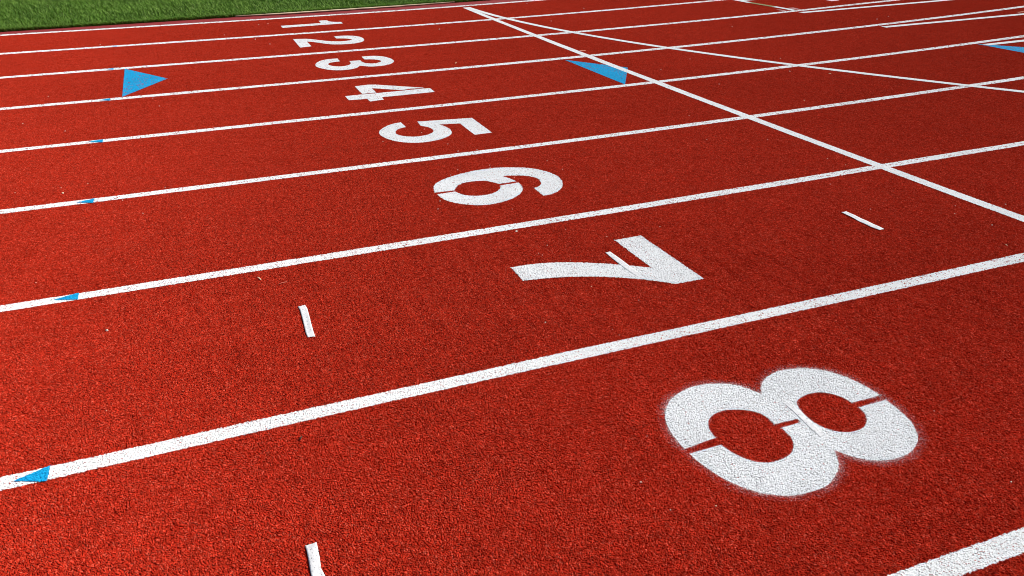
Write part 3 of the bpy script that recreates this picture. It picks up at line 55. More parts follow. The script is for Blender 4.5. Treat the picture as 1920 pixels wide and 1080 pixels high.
"4":[[-9.0,5.2028],[-8.75,5.2028],[-8.5,5.2028],[-8.25,5.2028],[-8.0,5.2028],[-7.75,5.2028],[-7.5,5.2028],[-7.25,5.2028],[-7.0,5.2028],[-6.75,5.2028],[-6.5,5.2028],[-6.25,5.2028],[-6.0,5.2028],[-5.75,5.2028],[-5.5,5.2028],[-5.25,5.2028],[-5.0,5.2028],[-4.75,5.2028],[-4.5,5.2028],[-4.25,5.2028],[-4.0,5.2028],[-3.75,5.2028],[-3.5,5.2028],[-3.25,5.2028],[-3.0,5.2028],[-2.75,5.2028],[-2.5,5.2028],[-2.25,5.2028],[-2.0,5.2028],[-1.75,5.2028],[-1.5,5.2028],[-1.25,5.2028],[-1.0,5.2028],[-0.75,5.2026],[-0.5,5.202],[-0.25,5.2016],[0.0,5.2012],[0.25,5.201],[0.5,5.2009],[0.75,5.2008],[1.0,5.2009],[1.25,5.201],[1.5,5.2012],[1.75,5.2022],[2.0,5.2046],[2.25,5.2081],[2.5,5.2129],[2.75,5.219],[3.0,5.2263],[3.25,5.2349],[3.5,5.2447],[3.75,5.2558],[4.0,5.268],[4.25,5.2815],[4.5,5.2962],[4.75,5.3122],[5.0,5.3293],[5.25,5.3477],[5.5,5.3672],[5.75,5.388],[6.0,5.4099],[6.25,5.4331],[6.5,5.4574],[6.75,5.483],[7.0,5.5095],[7.25,5.5369],[7.5,5.5654],[7.75,5.5952],[8.0,5.6263],[8.25,5.6585],[8.5,5.692],[8.75,5.7268],[9.0,5.7627],[9.25,5.7999],[9.5,5.8384],[9.75,5.8781],[10.0,5.919],[10.25,5.9612],[10.5,6.0047],[10.75,6.0494],[11.0,6.0954],[11.25,6.1426],[11.5,6.1911],[11.75,6.2409],[12.0,6.2919],[12.25,6.3443],[12.5,6.3979],[12.75,6.4528],[13.0,6.509],[13.25,6.5665],[13.5,6.6253],[13.75,6.6853],[14.0,6.7468],[14.5,6.8735],[15.0,7.0056],[15.5,7.1429],[16.0,7.2857],[16.5,7.4339],[17.0,7.5876],[17.5,7.7468],[18.0,7.9116],[18.5,8.082],[19.0,8.2581],[19.5,8.44],[20.0,8.6277],[20.5,8.8213],[21.0,9.0209],[21.5,9.2265],[22.0,9.4382],[22.5,9.6561],[23.0,9.8803],[23.5,10.1108],[24.0,10.3478],[24.5,10.5914],[25.0,10.8417],[25.5,11.0987],[26.0,11.3626]],
"5":[[-9.0,4.1429],[-8.75,4.1429],[-8.5,4.1429],[-8.25,4.1429],[-8.0,4.1429],[-7.75,4.1429],[-7.5,4.1429],[-7.25,4.1429],[-7.0,4.1429],[-6.75,4.1429],[-6.5,4.1429],[-6.25,4.1429],[-6.0,4.1429],[-5.75,4.1429],[-5.5,4.1429],[-5.25,4.1429],[-5.0,4.1429],[-4.75,4.1429],[-4.5,4.1429],[-4.25,4.1429],[-4.0,4.1429],[-3.75,4.1429],[-3.5,4.1429],[-3.25,4.1429],[-3.0,4.1429],[-2.75,4.1429],[-2.5,4.1429],[-2.25,4.1429],[-2.0,4.1429],[-1.75,4.1429],[-1.5,4.1429],[-1.25,4.1429],[-1.0,4.1429],[-0.75,4.1429],[-0.5,4.1417],[-0.25,4.1408],[0.0,4.1403],[0.25,4.14],[0.5,4.1401],[0.75,4.1404],[1.0,4.1409],[1.25,4.1415],[1.5,4.1423],[1.75,4.1439],[2.0,4.1467],[2.25,4.1507],[2.5,4.1558],[2.75,4.162],[3.0,4.1693],[3.25,4.1776],[3.5,4.1869],[3.75,4.1971],[4.0,4.2082],[4.25,4.2201],[4.5,4.2329],[4.75,4.2465],[5.0,4.2608],[5.25,4.2758],[5.5,4.2916],[5.75,4.3113],[6.0,4.3321],[6.25,4.3541],[6.5,4.3773],[6.75,4.4017],[7.0,4.4273],[7.25,4.4541],[7.5,4.4821],[7.75,4.5113],[8.0,4.5417],[8.25,4.5733],[8.5,4.6061],[8.75,4.6402],[9.0,4.6754],[9.25,4.7118],[9.5,4.7495],[9.75,4.7884],[10.0,4.8285],[10.25,4.8698],[10.5,4.9124],[10.75,4.9561],[11.0,5.0012],[11.25,5.0474],[11.5,5.0949],[11.75,5.1437],[12.0,5.1936],[12.25,5.2449],[12.5,5.2974],[12.75,5.3511],[13.0,5.4061],[13.25,5.4624],[13.5,5.5199],[13.75,5.5788],[14.0,5.6388],[14.5,5.7629],[15.0,5.8921],[15.5,6.0265],[16.0,6.1662],[16.5,6.3112],[17.0,6.4615],[17.5,6.6172],[18.0,6.7783],[18.5,6.9449],[19.0,7.1171],[19.5,7.2948],[20.0,7.4783],[20.5,7.6674],[21.0,7.8623],[21.5,8.0631],[22.0,8.2698],[22.5,8.4826],[23.0,8.7014],[23.5,8.9263],[24.0,9.1576],[24.5,9.3951],[25.0,9.6391],[25.5,9.8897],[26.0,10.1469]],
"6":[[-9.0,3.0737],[-8.75,3.0737],[-8.5,3.0737],[-8.25,3.0737],[-8.0,3.0737],[-7.75,3.0737],[-7.5,3.0737],[-7.25,3.0737],[-7.0,3.0737],[-6.75,3.0737],[-6.5,3.0737],[-6.25,3.0737],[-6.0,3.0737],[-5.75,3.0737],[-5.5,3.0737],[-5.25,3.0737],[-5.0,3.0737],[-4.75,3.0737],[-4.5,3.0737],[-4.25,3.0737],[-4.0,3.0737],[-3.75,3.0737],[-3.5,3.0737],[-3.25,3.0737],[-3.0,3.0737],[-2.75,3.0737],[-2.5,3.0737],[-2.25,3.0737],[-2.0,3.0737],[-1.75,3.0737],[-1.5,3.0737],[-1.25,3.0737],[-1.0,3.0737],[-0.75,3.0737],[-0.5,3.0738],[-0.25,3.0745],[0.0,3.0759],[0.25,3.0779],[0.5,3.0802],[0.75,3.0827],[1.0,3.0854],[1.25,3.0879],[1.5,3.0903],[1.75,3.093],[2.0,3.0963],[2.25,3.1002],[2.5,3.1044],[2.75,3.1087],[3.0,3.1132],[3.25,3.1175],[3.5,3.1216],[3.75,3.1252],[4.0,3.1284],[4.25,3.1361],[4.5,3.1496],[4.75,3.1642],[5.0,3.18],[5.25,3.1969],[5.5,3.215],[5.75,3.2342],[6.0,3.2546],[6.25,3.2762],[6.5,3.299],[6.75,3.3229],[7.0,3.348],[7.25,3.3743],[7.5,3.4017],[7.75,3.4303],[8.0,3.4601],[8.25,3.4911],[8.5,3.5232],[8.75,3.5566],[9.0,3.5911],[9.25,3.6268],[9.5,3.6637],[9.75,3.7018],[10.0,3.7411],[10.25,3.7816],[10.5,3.8233],[10.75,3.8662],[11.0,3.9103],[11.25,3.9556],[11.5,4.0021],[11.75,4.0499],[12.0,4.0988],[12.25,4.149],[12.5,4.2004],[12.75,4.2531],[13.0,4.3069],[13.25,4.362],[13.5,4.4184],[13.75,4.476],[14.0,4.5348],[14.5,4.6563],[15.0,4.7828],[15.5,4.9144],[16.0,5.0511],[16.5,5.193],[17.0,5.3401],[17.5,5.4924],[18.0,5.6501],[18.5,5.813],[19.0,5.9814],[19.5,6.1552],[20.0,6.3346],[20.5,6.5195],[21.0,6.71],[21.5,6.9062],[22.0,7.1082],[22.5,7.316],[23.0,7.5297],[23.5,7.7494],[24.0,7.9751],[24.5,8.207],[25.0,8.4451],[25.5,8.6895],[26.0,8.9403]],
"7":[[-9.0,2.0164],[-8.75,2.0164],[-8.5,2.0164],[-8.25,2.0164],[-8.0,2.0164],[-7.75,2.0164],[-7.5,2.0164],[-7.25,2.0164],[-7.0,2.0164],[-6.75,2.0164],[-6.5,2.0164],[-6.25,2.0164],[-6.0,2.0164],[-5.75,2.0164],[-5.5,2.0164],[-5.25,2.0164],[-5.0,2.0164],[-4.75,2.0164],[-4.5,2.0164],[-4.25,2.0164],[-4.0,2.0164],[-3.75,2.0164],[-3.5,2.0164],[-3.25,2.0164],[-3.0,2.0164],[-2.75,2.0164],[-2.5,2.0164],[-2.25,2.0164],[-2.0,2.0164],[-1.75,2.0164],[-1.5,2.0164],[-1.25,2.0164],[-1.0,2.0164],[-0.75,2.0164],[-0.5,2.0167],[-0.25,2.0214],[0.0,2.0256],[0.25,2.0293],[0.5,2.0325],[0.75,2.0351],[1.0,2.0371],[1.25,2.0385],[1.5,2.0391],[1.75,2.0398],[2.0,2.0407],[2.25,2.042],[2.5,2.0436],[2.75,2.0455],[3.0,2.0504],[3.25,2.058],[3.5,2.0666],[3.75,2.0764],[4.0,2.0873],[4.25,2.0993],[4.5,2.1125],[4.75,2.1268],[5.0,2.1423],[5.25,2.1589],[5.5,2.1766],[5.75,2.1955],[6.0,2.2155],[6.25,2.2367],[6.5,2.259],[6.75,2.2825],[7.0,2.3071],[7.25,2.3328],[7.5,2.3597],[7.75,2.3878],[8.0,2.417],[8.25,2.4474],[8.5,2.4789],[8.75,2.5116],[9.0,2.5454],[9.25,2.5804],[9.5,2.6166],[9.75,2.6539],[10.0,2.6925],[10.25,2.7321],[10.5,2.773],[10.75,2.8151],[11.0,2.8583],[11.25,2.9027],[11.5,2.9483],[11.75,2.9951],[12.0,3.0431],[12.25,3.0922],[12.5,3.1426],[12.75,3.1942],[13.0,3.247],[13.25,3.301],[13.5,3.3562],[13.75,3.4126],[14.0,3.4703],[14.5,3.5892],[15.0,3.7131],[15.5,3.842],[16.0,3.9759],[16.5,4.1148],[17.0,4.2588],[17.5,4.408],[18.0,4.5623],[18.5,4.7218],[19.0,4.8865],[19.5,5.0566],[20.0,5.2321],[20.5,5.4129],[21.0,5.5992],[21.5,5.7911],[22.0,5.9886],[22.5,6.1917],[23.0,6.4005],[23.5,6.6152],[24.0,6.8357],[24.5,7.0621],[25.0,7.2946],[25.5,7.5332],[26.0,7.778]],
"8":[[-9.0,0.9481],[-8.75,0.9481],[-8.5,0.9481],[-8.25,0.9481],[-8.0,0.9481],[-7.75,0.9481],[-7.5,0.9481],[-7.25,0.9481],[-7.0,0.9481],[-6.75,0.9481],[-6.5,0.9481],[-6.25,0.9481],[-6.0,0.9481],[-5.75,0.9481],[-5.5,0.9481],[-5.25,0.9481],[-5.0,0.9481],[-4.75,0.9481],[-4.5,0.9481],[-4.25,0.9481],[-4.0,0.9481],[-3.75,0.9481],[-3.5,0.9481],[-3.25,0.9481],[-3.0,0.9481],[-2.75,0.9481],[-2.5,0.9481],[-2.25,0.9481],[-2.0,0.9481],[-1.75,0.9481],[-1.5,0.9481],[-1.25,0.9481],[-1.0,0.9481],[-0.75,0.9481],[-0.5,0.9481],[-0.25,0.9481],[0.0,0.9481],[0.25,0.9481],[0.5,0.9481],[0.75,0.9481],[1.0,0.9481],[1.25,0.9481],[1.5,0.9481],[1.75,0.9488],[2.0,0.9506],[2.25,0.9535],[2.5,0.9576],[2.75,0.9627],[3.0,0.969],[3.25,0.9763],[3.5,0.9848],[3.75,0.9944],[4.0,1.0051],[4.25,1.0169],[4.5,1.0299],[4.75,1.0439],[5.0,1.0591],[5.25,1.0754],[5.5,1.0928],[5.75,1.1113],[6.0,1.1309],[6.25,1.1517],[6.5,1.1736],[6.75,1.1966],[7.0,1.2207],[7.25,1.246],[7.5,1.2724],[7.75,1.2999],[8.0,1.3285],[8.25,1.3583],[8.5,1.3892],[8.75,1.4213],[9.0,1.4545],[9.25,1.4888],[9.5,1.5243],[9.75,1.5609],[10.0,1.5987],[10.25,1.6376],[10.5,1.6777],[10.75,1.7189],[11.0,1.7613],[11.25,1.8048],[11.5,1.8495],[11.75,1.8954],[12.0,1.9424],[12.25,1.9906],[12.5,2.04],[12.75,2.0906],[13.0,2.1423],[13.25,2.1953],[13.5,2.2494],[13.75,2.3047],[14.0,2.3612],[14.5,2.4778],[15.0,2.5992],[15.5,2.7255],[16.0,2.8566],[16.5,2.9927],[17.0,3.1338],[17.5,3.2799],[18.0,3.431],[18.5,3.5871],[19.0,3.7485],[19.5,3.915],[20.0,4.0867],[20.5,4.2637],[21.0,4.446],[21.5,4.6337],[22.0,4.8268],[22.5,5.0255],[23.0,5.2297],[23.5,5.4396],[24.0,5.6551],[24.5,5.8764],[25.0,6.1036],[25.5,6.3367],[26.0,6.5758]]}}
W = PLAN['model']['W']; Y0 = PLAN['model']['Y0']; X0 = PLAN['model']['x0']; IR = PLAN['model']['iR']
scene = bpy.context.scene
col = scene.collection
# ------------------------------------------------------------------ helpers
def tag(o, label=None, cat=None, group=None, kind=None):
    if label: o['label'] = label
    if cat: o['category'] = cat
    if group: o['group'] = group
    if kind: o['kind'] = kind
    return o
def link(name, me, mat, parent=None):
    o = bpy.data.objects.new(name, me); col.objects.link(o)
    if mat: me.materials.append(mat)
    if parent: o.parent = parent
    return o
def from_bm(name, bm, mat, parent=None, smooth=False):
    me = bpy.data.meshes.new(name); bm.to_mesh(me); bm.free()
    if smooth:
        me.polygons.foreach_set('use_smooth', [True]*len(me.polygons))
    return link(name, me, mat, parent)
def micro(o):
    """real rubber-granule relief, diced finely where it is seen"""
    m = o.modifiers.new('relief', 'SUBSURF'); m.subdivision_type = 'SIMPLE'; m.levels = 0; m.render_levels = 1
    o.cycles.use_adaptive_subdivision = True; o.cycles.dicing_rate = 1.0
    return o
def rowY(off, X):
    """y of the row 'off' metres outside the inner lane line: straight, then the bend"""
    X = np.asarray(X, float); R = 1/IR + off; yc = Y0 + 1/IR
    return np.where(X < X0, Y0 - off, yc - np.sqrt(np.maximum(R*R - (X-X0)**2, 0)))
# ------------------------------------------------------------------ materials
class N:
    def __init__(s, name):
        s.m = bpy.data.materials.new(name); s.m.use_nodes = True; s.t = s.m.node_tree; s.t.nodes.clear()
        s.out = s.n('ShaderNodeOutputMaterial')
    def n(s, typ, **kw):
        x = s.t.nodes.new(typ)
        for k, v in kw.items(): setattr(x, k, v)
        return x
    def l(s, a, b): s.t.links.new(a, b)
    def put(s, sock, v):
        if hasattr(v, 'node'): s.l(v, sock)
        else: sock.default_value = v
    def math(s, op, a, b=0.0, clamp=False, c=0.0):
        x = s.n('ShaderNodeMath', operation=op, use_clamp=clamp)
        s.put(x.inputs[0], a); s.put(x.inputs[1], b)
        if op in ('SMOOTH_MIN', 'MULTIPLY_ADD'): s.put(x.inputs[2], c)
        return x.outputs[0]
    def pos(s): return s.n('ShaderNodeNewGeometry').outputs['Position']
    def noise(s, vec, scale, detail=2.0, rough=.5, dim='2D'):
        x = s.n('ShaderNodeTexNoise', noise_dimensions=dim); s.l(vec, x.inputs['Vector'])
        x.inputs['Scale'].default_value = scale; x.inputs['Detail'].default_value = detail; x.inputs['Roughness'].default_value = rough
        return x.outputs['Fac']
    def voro(s, vec, scale, feature='F1', rand=1.0):
        x = s.n('ShaderNodeTexVoronoi', voronoi_dimensions='2D', feature=feature); s.l(vec, x.inputs['Vector'])
        x.inputs['Scale'].default_value = scale; x.inputs['Randomness'].default_value = rand
        return x
    def ramp(s, fac, stops, interp='LINEAR'):
        x = s.n('ShaderNodeValToRGB'); e = x.color_ramp; e.interpolation = interp
        while len(e.elements) < len(stops): e.elements.new(.5)
        for el, (p, c) in zip(e.elements, stops): el.position = p; el.color = (*c, 1) if len(c) == 3 else c
        s.l(fac, x.inputs[0]); return x.outputs[0]
    def mix(s, fac, a, b, blend='MIX'):
        x = s.n('ShaderNodeMix', data_type='RGBA', blend_type=blend)
        s.put(x.inputs[0], fac)
        for i, v in ((6, a), (7, b)):
            if hasattr(v, 'node'): s.l(v, x.inputs[i])
            else: x.inputs[i].default_value = (*v, 1)
        return x.outputs[2]
    def mapr(s, v, a, b, c, d):
        x = s.n('ShaderNodeMapRange'); s.put(x.inputs[0], v)
        for i, q in zip((1, 2, 3, 4), (a, b, c, d)): x.inputs[i].default_value = q
        return x.outputs[0]
    def bsdf(s, colr, rough=.9, spec=.2, diffr=0.0, normal=None):
        x = s.n('ShaderNodeBsdfPrincipled')
        if hasattr(colr, 'node'): s.l(colr, x.inputs['Base Color'])
        else: x.inputs['Base Color'].default_value = (*colr, 1)
        s.put(x.inputs['Roughness'], rough); x.inputs['Specular IOR Level'].default_value = spec
        if 'Diffuse Roughness' in x.inputs: x.inputs['Diffuse Roughness'].default_value = diffr
        return x
    def done(s, shader, disp=None, method='BOTH'):
        s.l(shader, s.out.inputs['Surface'])
        if disp is not None:
            d = s.n('ShaderNodeDisplacement'); d.inputs['Midlevel'].default_value = 0.0; d.inputs['Scale'].default_value = 1.0
            s.l(disp, d.inputs['Height']); s.l(d.outputs[0], s.out.inputs['Displacement'])
            s.m.displacement_method = method
        return s.m
CELL = 310.0        # granules per metre
def granules(k, amp):
    """granule relief in metres (same field for bare rubber and for the paint that coats it)"""
    p = k.pos()
    w = k.n('ShaderNodeTexNoise', noise_dimensions='2D'); k.l(p, w.inputs['Vector']); w.inputs['Scale'].default_value = 160; w.inputs['Detail'].default_value = 1
    ws = k.n('ShaderNodeVectorMath', operation='MULTIPLY_ADD'); k.l(w.outputs['Color'], ws.inputs[0]); ws.inputs[1].default_value = (.004, .004, 0); k.l(p, ws.inputs[2])
    v = k.voro(ws.outputs[0], CELL)
    dome = k.math('SUBTRACT', 1.0, k.math('MULTIPLY', v.outputs['Distance'], v.outputs['Distance']))
    hr = k.n('ShaderNodeSeparateColor'); k.l(v.outputs['Color'], hr.inputs[0])
    h = k.math('MULTIPLY', dome, k.math('MULTIPLY_ADD', hr.outputs[0], .75, c=.45))
    n2 = k.noise(p, 130, 3, .65)
    h = k.math('MULTIPLY_ADD', n2, .8, c=h)
    return k.math('MULTIPLY', h, amp), hr, p
RELIEF = .0032
def track_mat():
    k = N('red rubber granules')
    h, hr, p = granules(k, RELIEF)
    c = k.ramp(hr.outputs[1], [(0, (.33, .0145, .0068)), (.5, (.425, .0260, .0115)), (.85, (.51, .040, .0185)), (1, (.62, .100, .060))])  # salmon end stop paints sunlit granule glints into the base colour
    big = k.noise(p, .55, 3, .55); mid = k.noise(p, 7, 4, .6); fine = k.noise(p, 40, 3, .75)
    f = k.math('MULTIPLY', k.mapr(big, .3, .7, .94, 1.05), k.math('MULTIPLY', k.math('MULTIPLY', k.mapr(mid, .3, .7, .95, 1.05), k.mapr(k.noise(p, 17, 3, .7), .3, .7, .93, 1.07)), k.math('MULTIPLY', k.mapr(fine, .25, .75, .80, 1.22), k.mapr(k.noise(p, 100, 2, .6), .25, .75, .74, 1.28))))
    g = k.n('ShaderNodeVectorMath', operation='SCALE'); k.l(c, g.inputs[0]); k.l(f, g.inputs['Scale'])
    b = k.bsdf(g.outputs[0], .8, .0, 1.0)
    return k.done(b.outputs[0], h)
def paint_mat(name, colour, var, wear_shade=.25, spray=False):
    """paint that coats the granules; its outline breaks up grain by grain, pinholes stay bare"""
    k = N(name)
    h, hr, p = granules(k, RELIEF*.5)
    a = k.n('ShaderNodeAttribute', attribute_name='cover').outputs['Fac']
    n = k.noise(p, 210, 2, .6)
    d = k.noise(p, 60, 2, .6)
    if spray:
        pr = k.math('ADD', k.math('MULTIPLY', k.math('MULTIPLY', k.math('POWER', a, 2.8), .48), k.mapr(k.noise(p, 9, 2, .5), .35, .65, .45, 1.25)), k.mapr(a, .93, .995, 0, .8))
        mask = k.math('GREATER_THAN', pr, k.mapr(k.noise(p, 330, 2, .7), .30, .68, .03, .99))
    else:
        mask = k.math('GREATER_THAN', a, k.mapr(k.math('MULTIPLY_ADD', d, .4, c=k.math('MULTIPLY', n, .6)), .3, .7, .05, .95))
    pit = k.math('GREATER_THAN', k.math('MULTIPLY_ADD', hr.outputs[2], .8, c=k.mapr(d, .3, .75, 0, .2)), 1.0 - wear_shade*.12)
    mask = k.math('MULTIPLY', mask, k.math('SUBTRACT', 1.0, pit))
    grime = k.noise(p, 3.2, 4, .6)
    c = k.mix(k.mapr(hr.outputs[1], 0, 1, 0, 1), colour, var)
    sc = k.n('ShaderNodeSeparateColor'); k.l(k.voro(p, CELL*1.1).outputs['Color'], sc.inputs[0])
    c = k.mix(k.math('MULTIPLY', k.math('GREATER_THAN', k.math('MULTIPLY_ADD', sc.outputs[0], .85, c=k.math('MULTIPLY', d, .3)), 1.0-wear_shade*.22), .72), c, tuple(q*.38+.01 for q in colour))  # random dark cells: granule pit shade, with some dirt, put into the paint colour
    f = k.math('MULTIPLY', k.mapr(grime, .3, .75, 1.03, .93), k.mapr(d, .3, .7, .95, 1.04))
    g = k.n('ShaderNodeVectorMath', operation='SCALE'); k.l(c, g.inputs[0]); k.l(f, g.inputs['Scale'])
    b = k.bsdf(g.outputs[0], .7, .06, .6)
    tr = k.n('ShaderNodeBsdfTransparent'); mx = k.n('ShaderNodeMixShader')
    k.l(mask, mx.inputs[0]); k.l(tr.outputs[0], mx.inputs[1]); k.l(b.outputs[0], mx.inputs[2])
    return k.done(mx.outputs[0], h)
def plain(name, stops, scale, rough=.7, spec=.3, bump=0.0, bscale=200, dim='3D'):
    k = N(name); p = k.pos()
    b = k.bsdf(k.ramp(k.noise(p, scale, 4, .6, dim), stops), rough, spec, .3)
    if bump:
        bp = k.n('ShaderNodeBump'); bp.inputs['Strength'].default_value = bump; bp.inputs['Distance'].default_value = .002
        k.l(k.noise(p, bscale, 3, .6, dim), bp.inputs['Height']); k.l(bp.outputs[0], b.inputs['Normal'])
    return k.done(b.outputs[0])
M = {}
M['track'] = track_mat()
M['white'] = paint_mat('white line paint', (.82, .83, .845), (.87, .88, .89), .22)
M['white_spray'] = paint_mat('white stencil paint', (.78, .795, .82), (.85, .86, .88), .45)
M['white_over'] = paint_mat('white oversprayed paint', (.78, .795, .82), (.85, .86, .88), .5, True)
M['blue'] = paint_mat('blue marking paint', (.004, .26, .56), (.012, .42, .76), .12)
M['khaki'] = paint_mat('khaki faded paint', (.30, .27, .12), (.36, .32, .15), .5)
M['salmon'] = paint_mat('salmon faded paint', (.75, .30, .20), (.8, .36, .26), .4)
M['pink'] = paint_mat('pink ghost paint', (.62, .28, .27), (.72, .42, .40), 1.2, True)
M['kerb'] = plain('maroon painted kerb', [(.25, (.20, .016, .018)), (.75, (.28, .028, .030))], 22, .75, .25, .4, 300)
M['cream'] = plain('bare cream timber edge', [(.3, (.55, .42, .27)), (.8, (.74, .62, .45))], 9, .8, .2)
def tape_mat():
    k = N('white plastic tape'); p = k.pos()
    c = k.ramp(k.noise(p, 55, 4, .6), [(.3, (.58, .59, .62)), (.75, (.74, .74, .76))])
    sp = k.math('GREATER_THAN', k.noise(p, 170, 1, .4), .735)
    c = k.mix(k.math('MULTIPLY', sp, .85), c, (.05, .04, .035))
    b = k.bsdf(c, .4, .35, .2)
    bp = k.n('ShaderNodeBump'); bp.inputs['Strength'].default_value = .55; bp.inputs['Distance'].default_value = .002
    k.l(k.noise(p, 130, 3, .6), bp.inputs['Height']); k.l(bp.outputs[0], b.inputs['Normal'])
    return k.done(b.outputs[0])
M['tape'] = tape_mat()
M['crumb'] = plain('pale grit', [(.3, (.62, .55, .45)), (.7, (.84, .80, .72))], 300, .7, .3)
M['straw'] = plain('dry straw', [(.3, (.60, .46, .28)), (.7, (.78, .66, .45))], 200, .7, .3)
M['fibre'] = plain('red fibre', [(.3, (.45, .10, .06)), (.7, (.55, .14, .09))], 200, .7, .3)
M['dark'] = plain('dark debris', [(.3, (.02, .02, .015)), (.7, (.05, .04, .03))], 200, .8, .2)
M['soil'] = plain('rubber infill', [(.3, (.012, .02, .008)), (.7, (.03, .05, .016))], 120, .95, .1)
M['earth'] = plain('mown ground', [(.3, (.05, .09, .03)), (.7, (.08, .13, .04))], .4, .95, .1)
def blade_mat():
    k = N('green turf fibre'); p = k.pos()
    a = k.n('ShaderNodeAttribute', attribute_name='tone').outputs['Fac']
    c = k.ramp(a, [(0, (.030, .085, .004)), (.45, (.085, .190, .016)), (.9, (.17, .30, .045)), (1, (.36, .42, .16))])
    f = k.mapr(k.noise(p, 1.3, 3, .6), .3, .7, .85, 1.12)
    g = k.n('ShaderNodeVectorMath', operation='SCALE'); k.l(c, g.inputs[0]); k.l(f, g.inputs['Scale'])
    b = k.bsdf(g.outputs[0], .6, .12)
    t = k.n('ShaderNodeBsdfTranslucent'); k.l(g.outputs[0], t.inputs['Color'])
    mx = k.n('ShaderNodeMixShader'); mx.inputs[0].default_value = .12; k.l(b.outputs[0], mx.inputs[1]); k.l(t.outputs[0], mx.inputs[2])
    return k.done(mx.outputs[0])
M['blade'] = blade_mat()
# ------------------------------------------------------------------ ground sheets
TURF = -.305                                    # offset of the turf edge from the inner line
def ribbon(name, o0, o1, xs, z, mat, nv=1, z1=None):
    bm = bmesh.new(); rows = []
    for j in range(nv+1):
        o = o0 + (o1-o0)*j/nv; ys = rowY(o, xs); zz = z if z1 is None else z + (z1-z)*j/nv
        rows.append([bm.verts.new((x, y, zz)) for x, y in zip(xs, ys)])
    for a, b in zip(rows, rows[1:]):
        for i in range(len(xs)-1):
            f = bm.faces.new((a[i], b[i], b[i+1], a[i+1]))
    bmesh.ops.recalc_face_normals(bm, faces=bm.faces)
    for f in bm.faces:
        if f.normal.z < 0: f.normal_flip()
    return from_bm(name, bm, mat)
xs_t = np.arange(-9, 24.01, .25)
tag(micro(ribbon('running_track', -.20, 8*W+1.6, xs_t, 0.0, M['track'], 40)), kind='structure')
ln = np.array(PLAN['lines']['0']); xk = np.arange(-9, 24.01, .25)
bm = bmesh.new(); ya = rowY(TURF-.02, xk); yb = np.interp(xk, ln[:, 0], ln[:, 1])+.040
ra = [bm.verts.new((x, y, .006)) for x, y in zip(xk, ya)]; rb = [bm.verts.new((x, y, .006)) for x, y in zip(xk, yb)]
rc = [bm.verts.new((x, y, -.003)) for x, y in zip(xk, yb)]
for i in range(len(xk)-1):
    bm.faces.new((ra[i], rb[i], rb[i+1], ra[i+1])); bm.faces.new((rb[i], rc[i], rc[i+1], rb[i+1]))
tag(from_bm('kerb', bm, M['kerb']), kind='structure')
tag(ribbon('infield_base', -34.0, TURF, np.arange(-40, 44.1, 1.0), -.004, M['soil'], 12), kind='structure')
bm = bmesh.new()
bmesh.ops.create_grid(bm, x_segments=40, y_segments=40, size=450)
for v in bm.verts: v.co.z = -.05
tag(from_bm('ground', bm, M['earth']), kind='structure')
# cream edge board showing between the turf and the kerb
xs_b = np.concatenate([np.arange(.84, 3.3, .06)])
bm = bmesh.new(); A = []; B = []
for i, x in enumerate(xs_b):
    t = i/(len(xs_b)-1); wdt = .05*min(1, t*5)*(1.0 if x < 2.4 else max(.12, 1-(x-2.4)*1.1))*(1+.25*math.sin(x*23)*(x > 1.9))
    y = float(rowY(TURF+.018, x))
    A.append((x, y+.006)); B.append((x, y-wdt))
for q in range(len(xs_b)-1):
    vs = [bm.verts.new((*c, z)) for z in (.014, .021) for c in (A[q], A[q+1], B[q+1], B[q])]
    bm.faces.new(vs[4:]); bm.faces.new((vs[3], vs[2], vs[6], vs[7]))
bmesh.ops.remove_doubles(bm, verts=bm.verts, dist=1e-5)
bmesh.ops.recalc_face_normals(bm, faces=bm.faces)
tag(from_bm('edge_board', bm, M['cream']), 'thin cream strip showing between the green turf and the maroon kerb', 'edge strip')
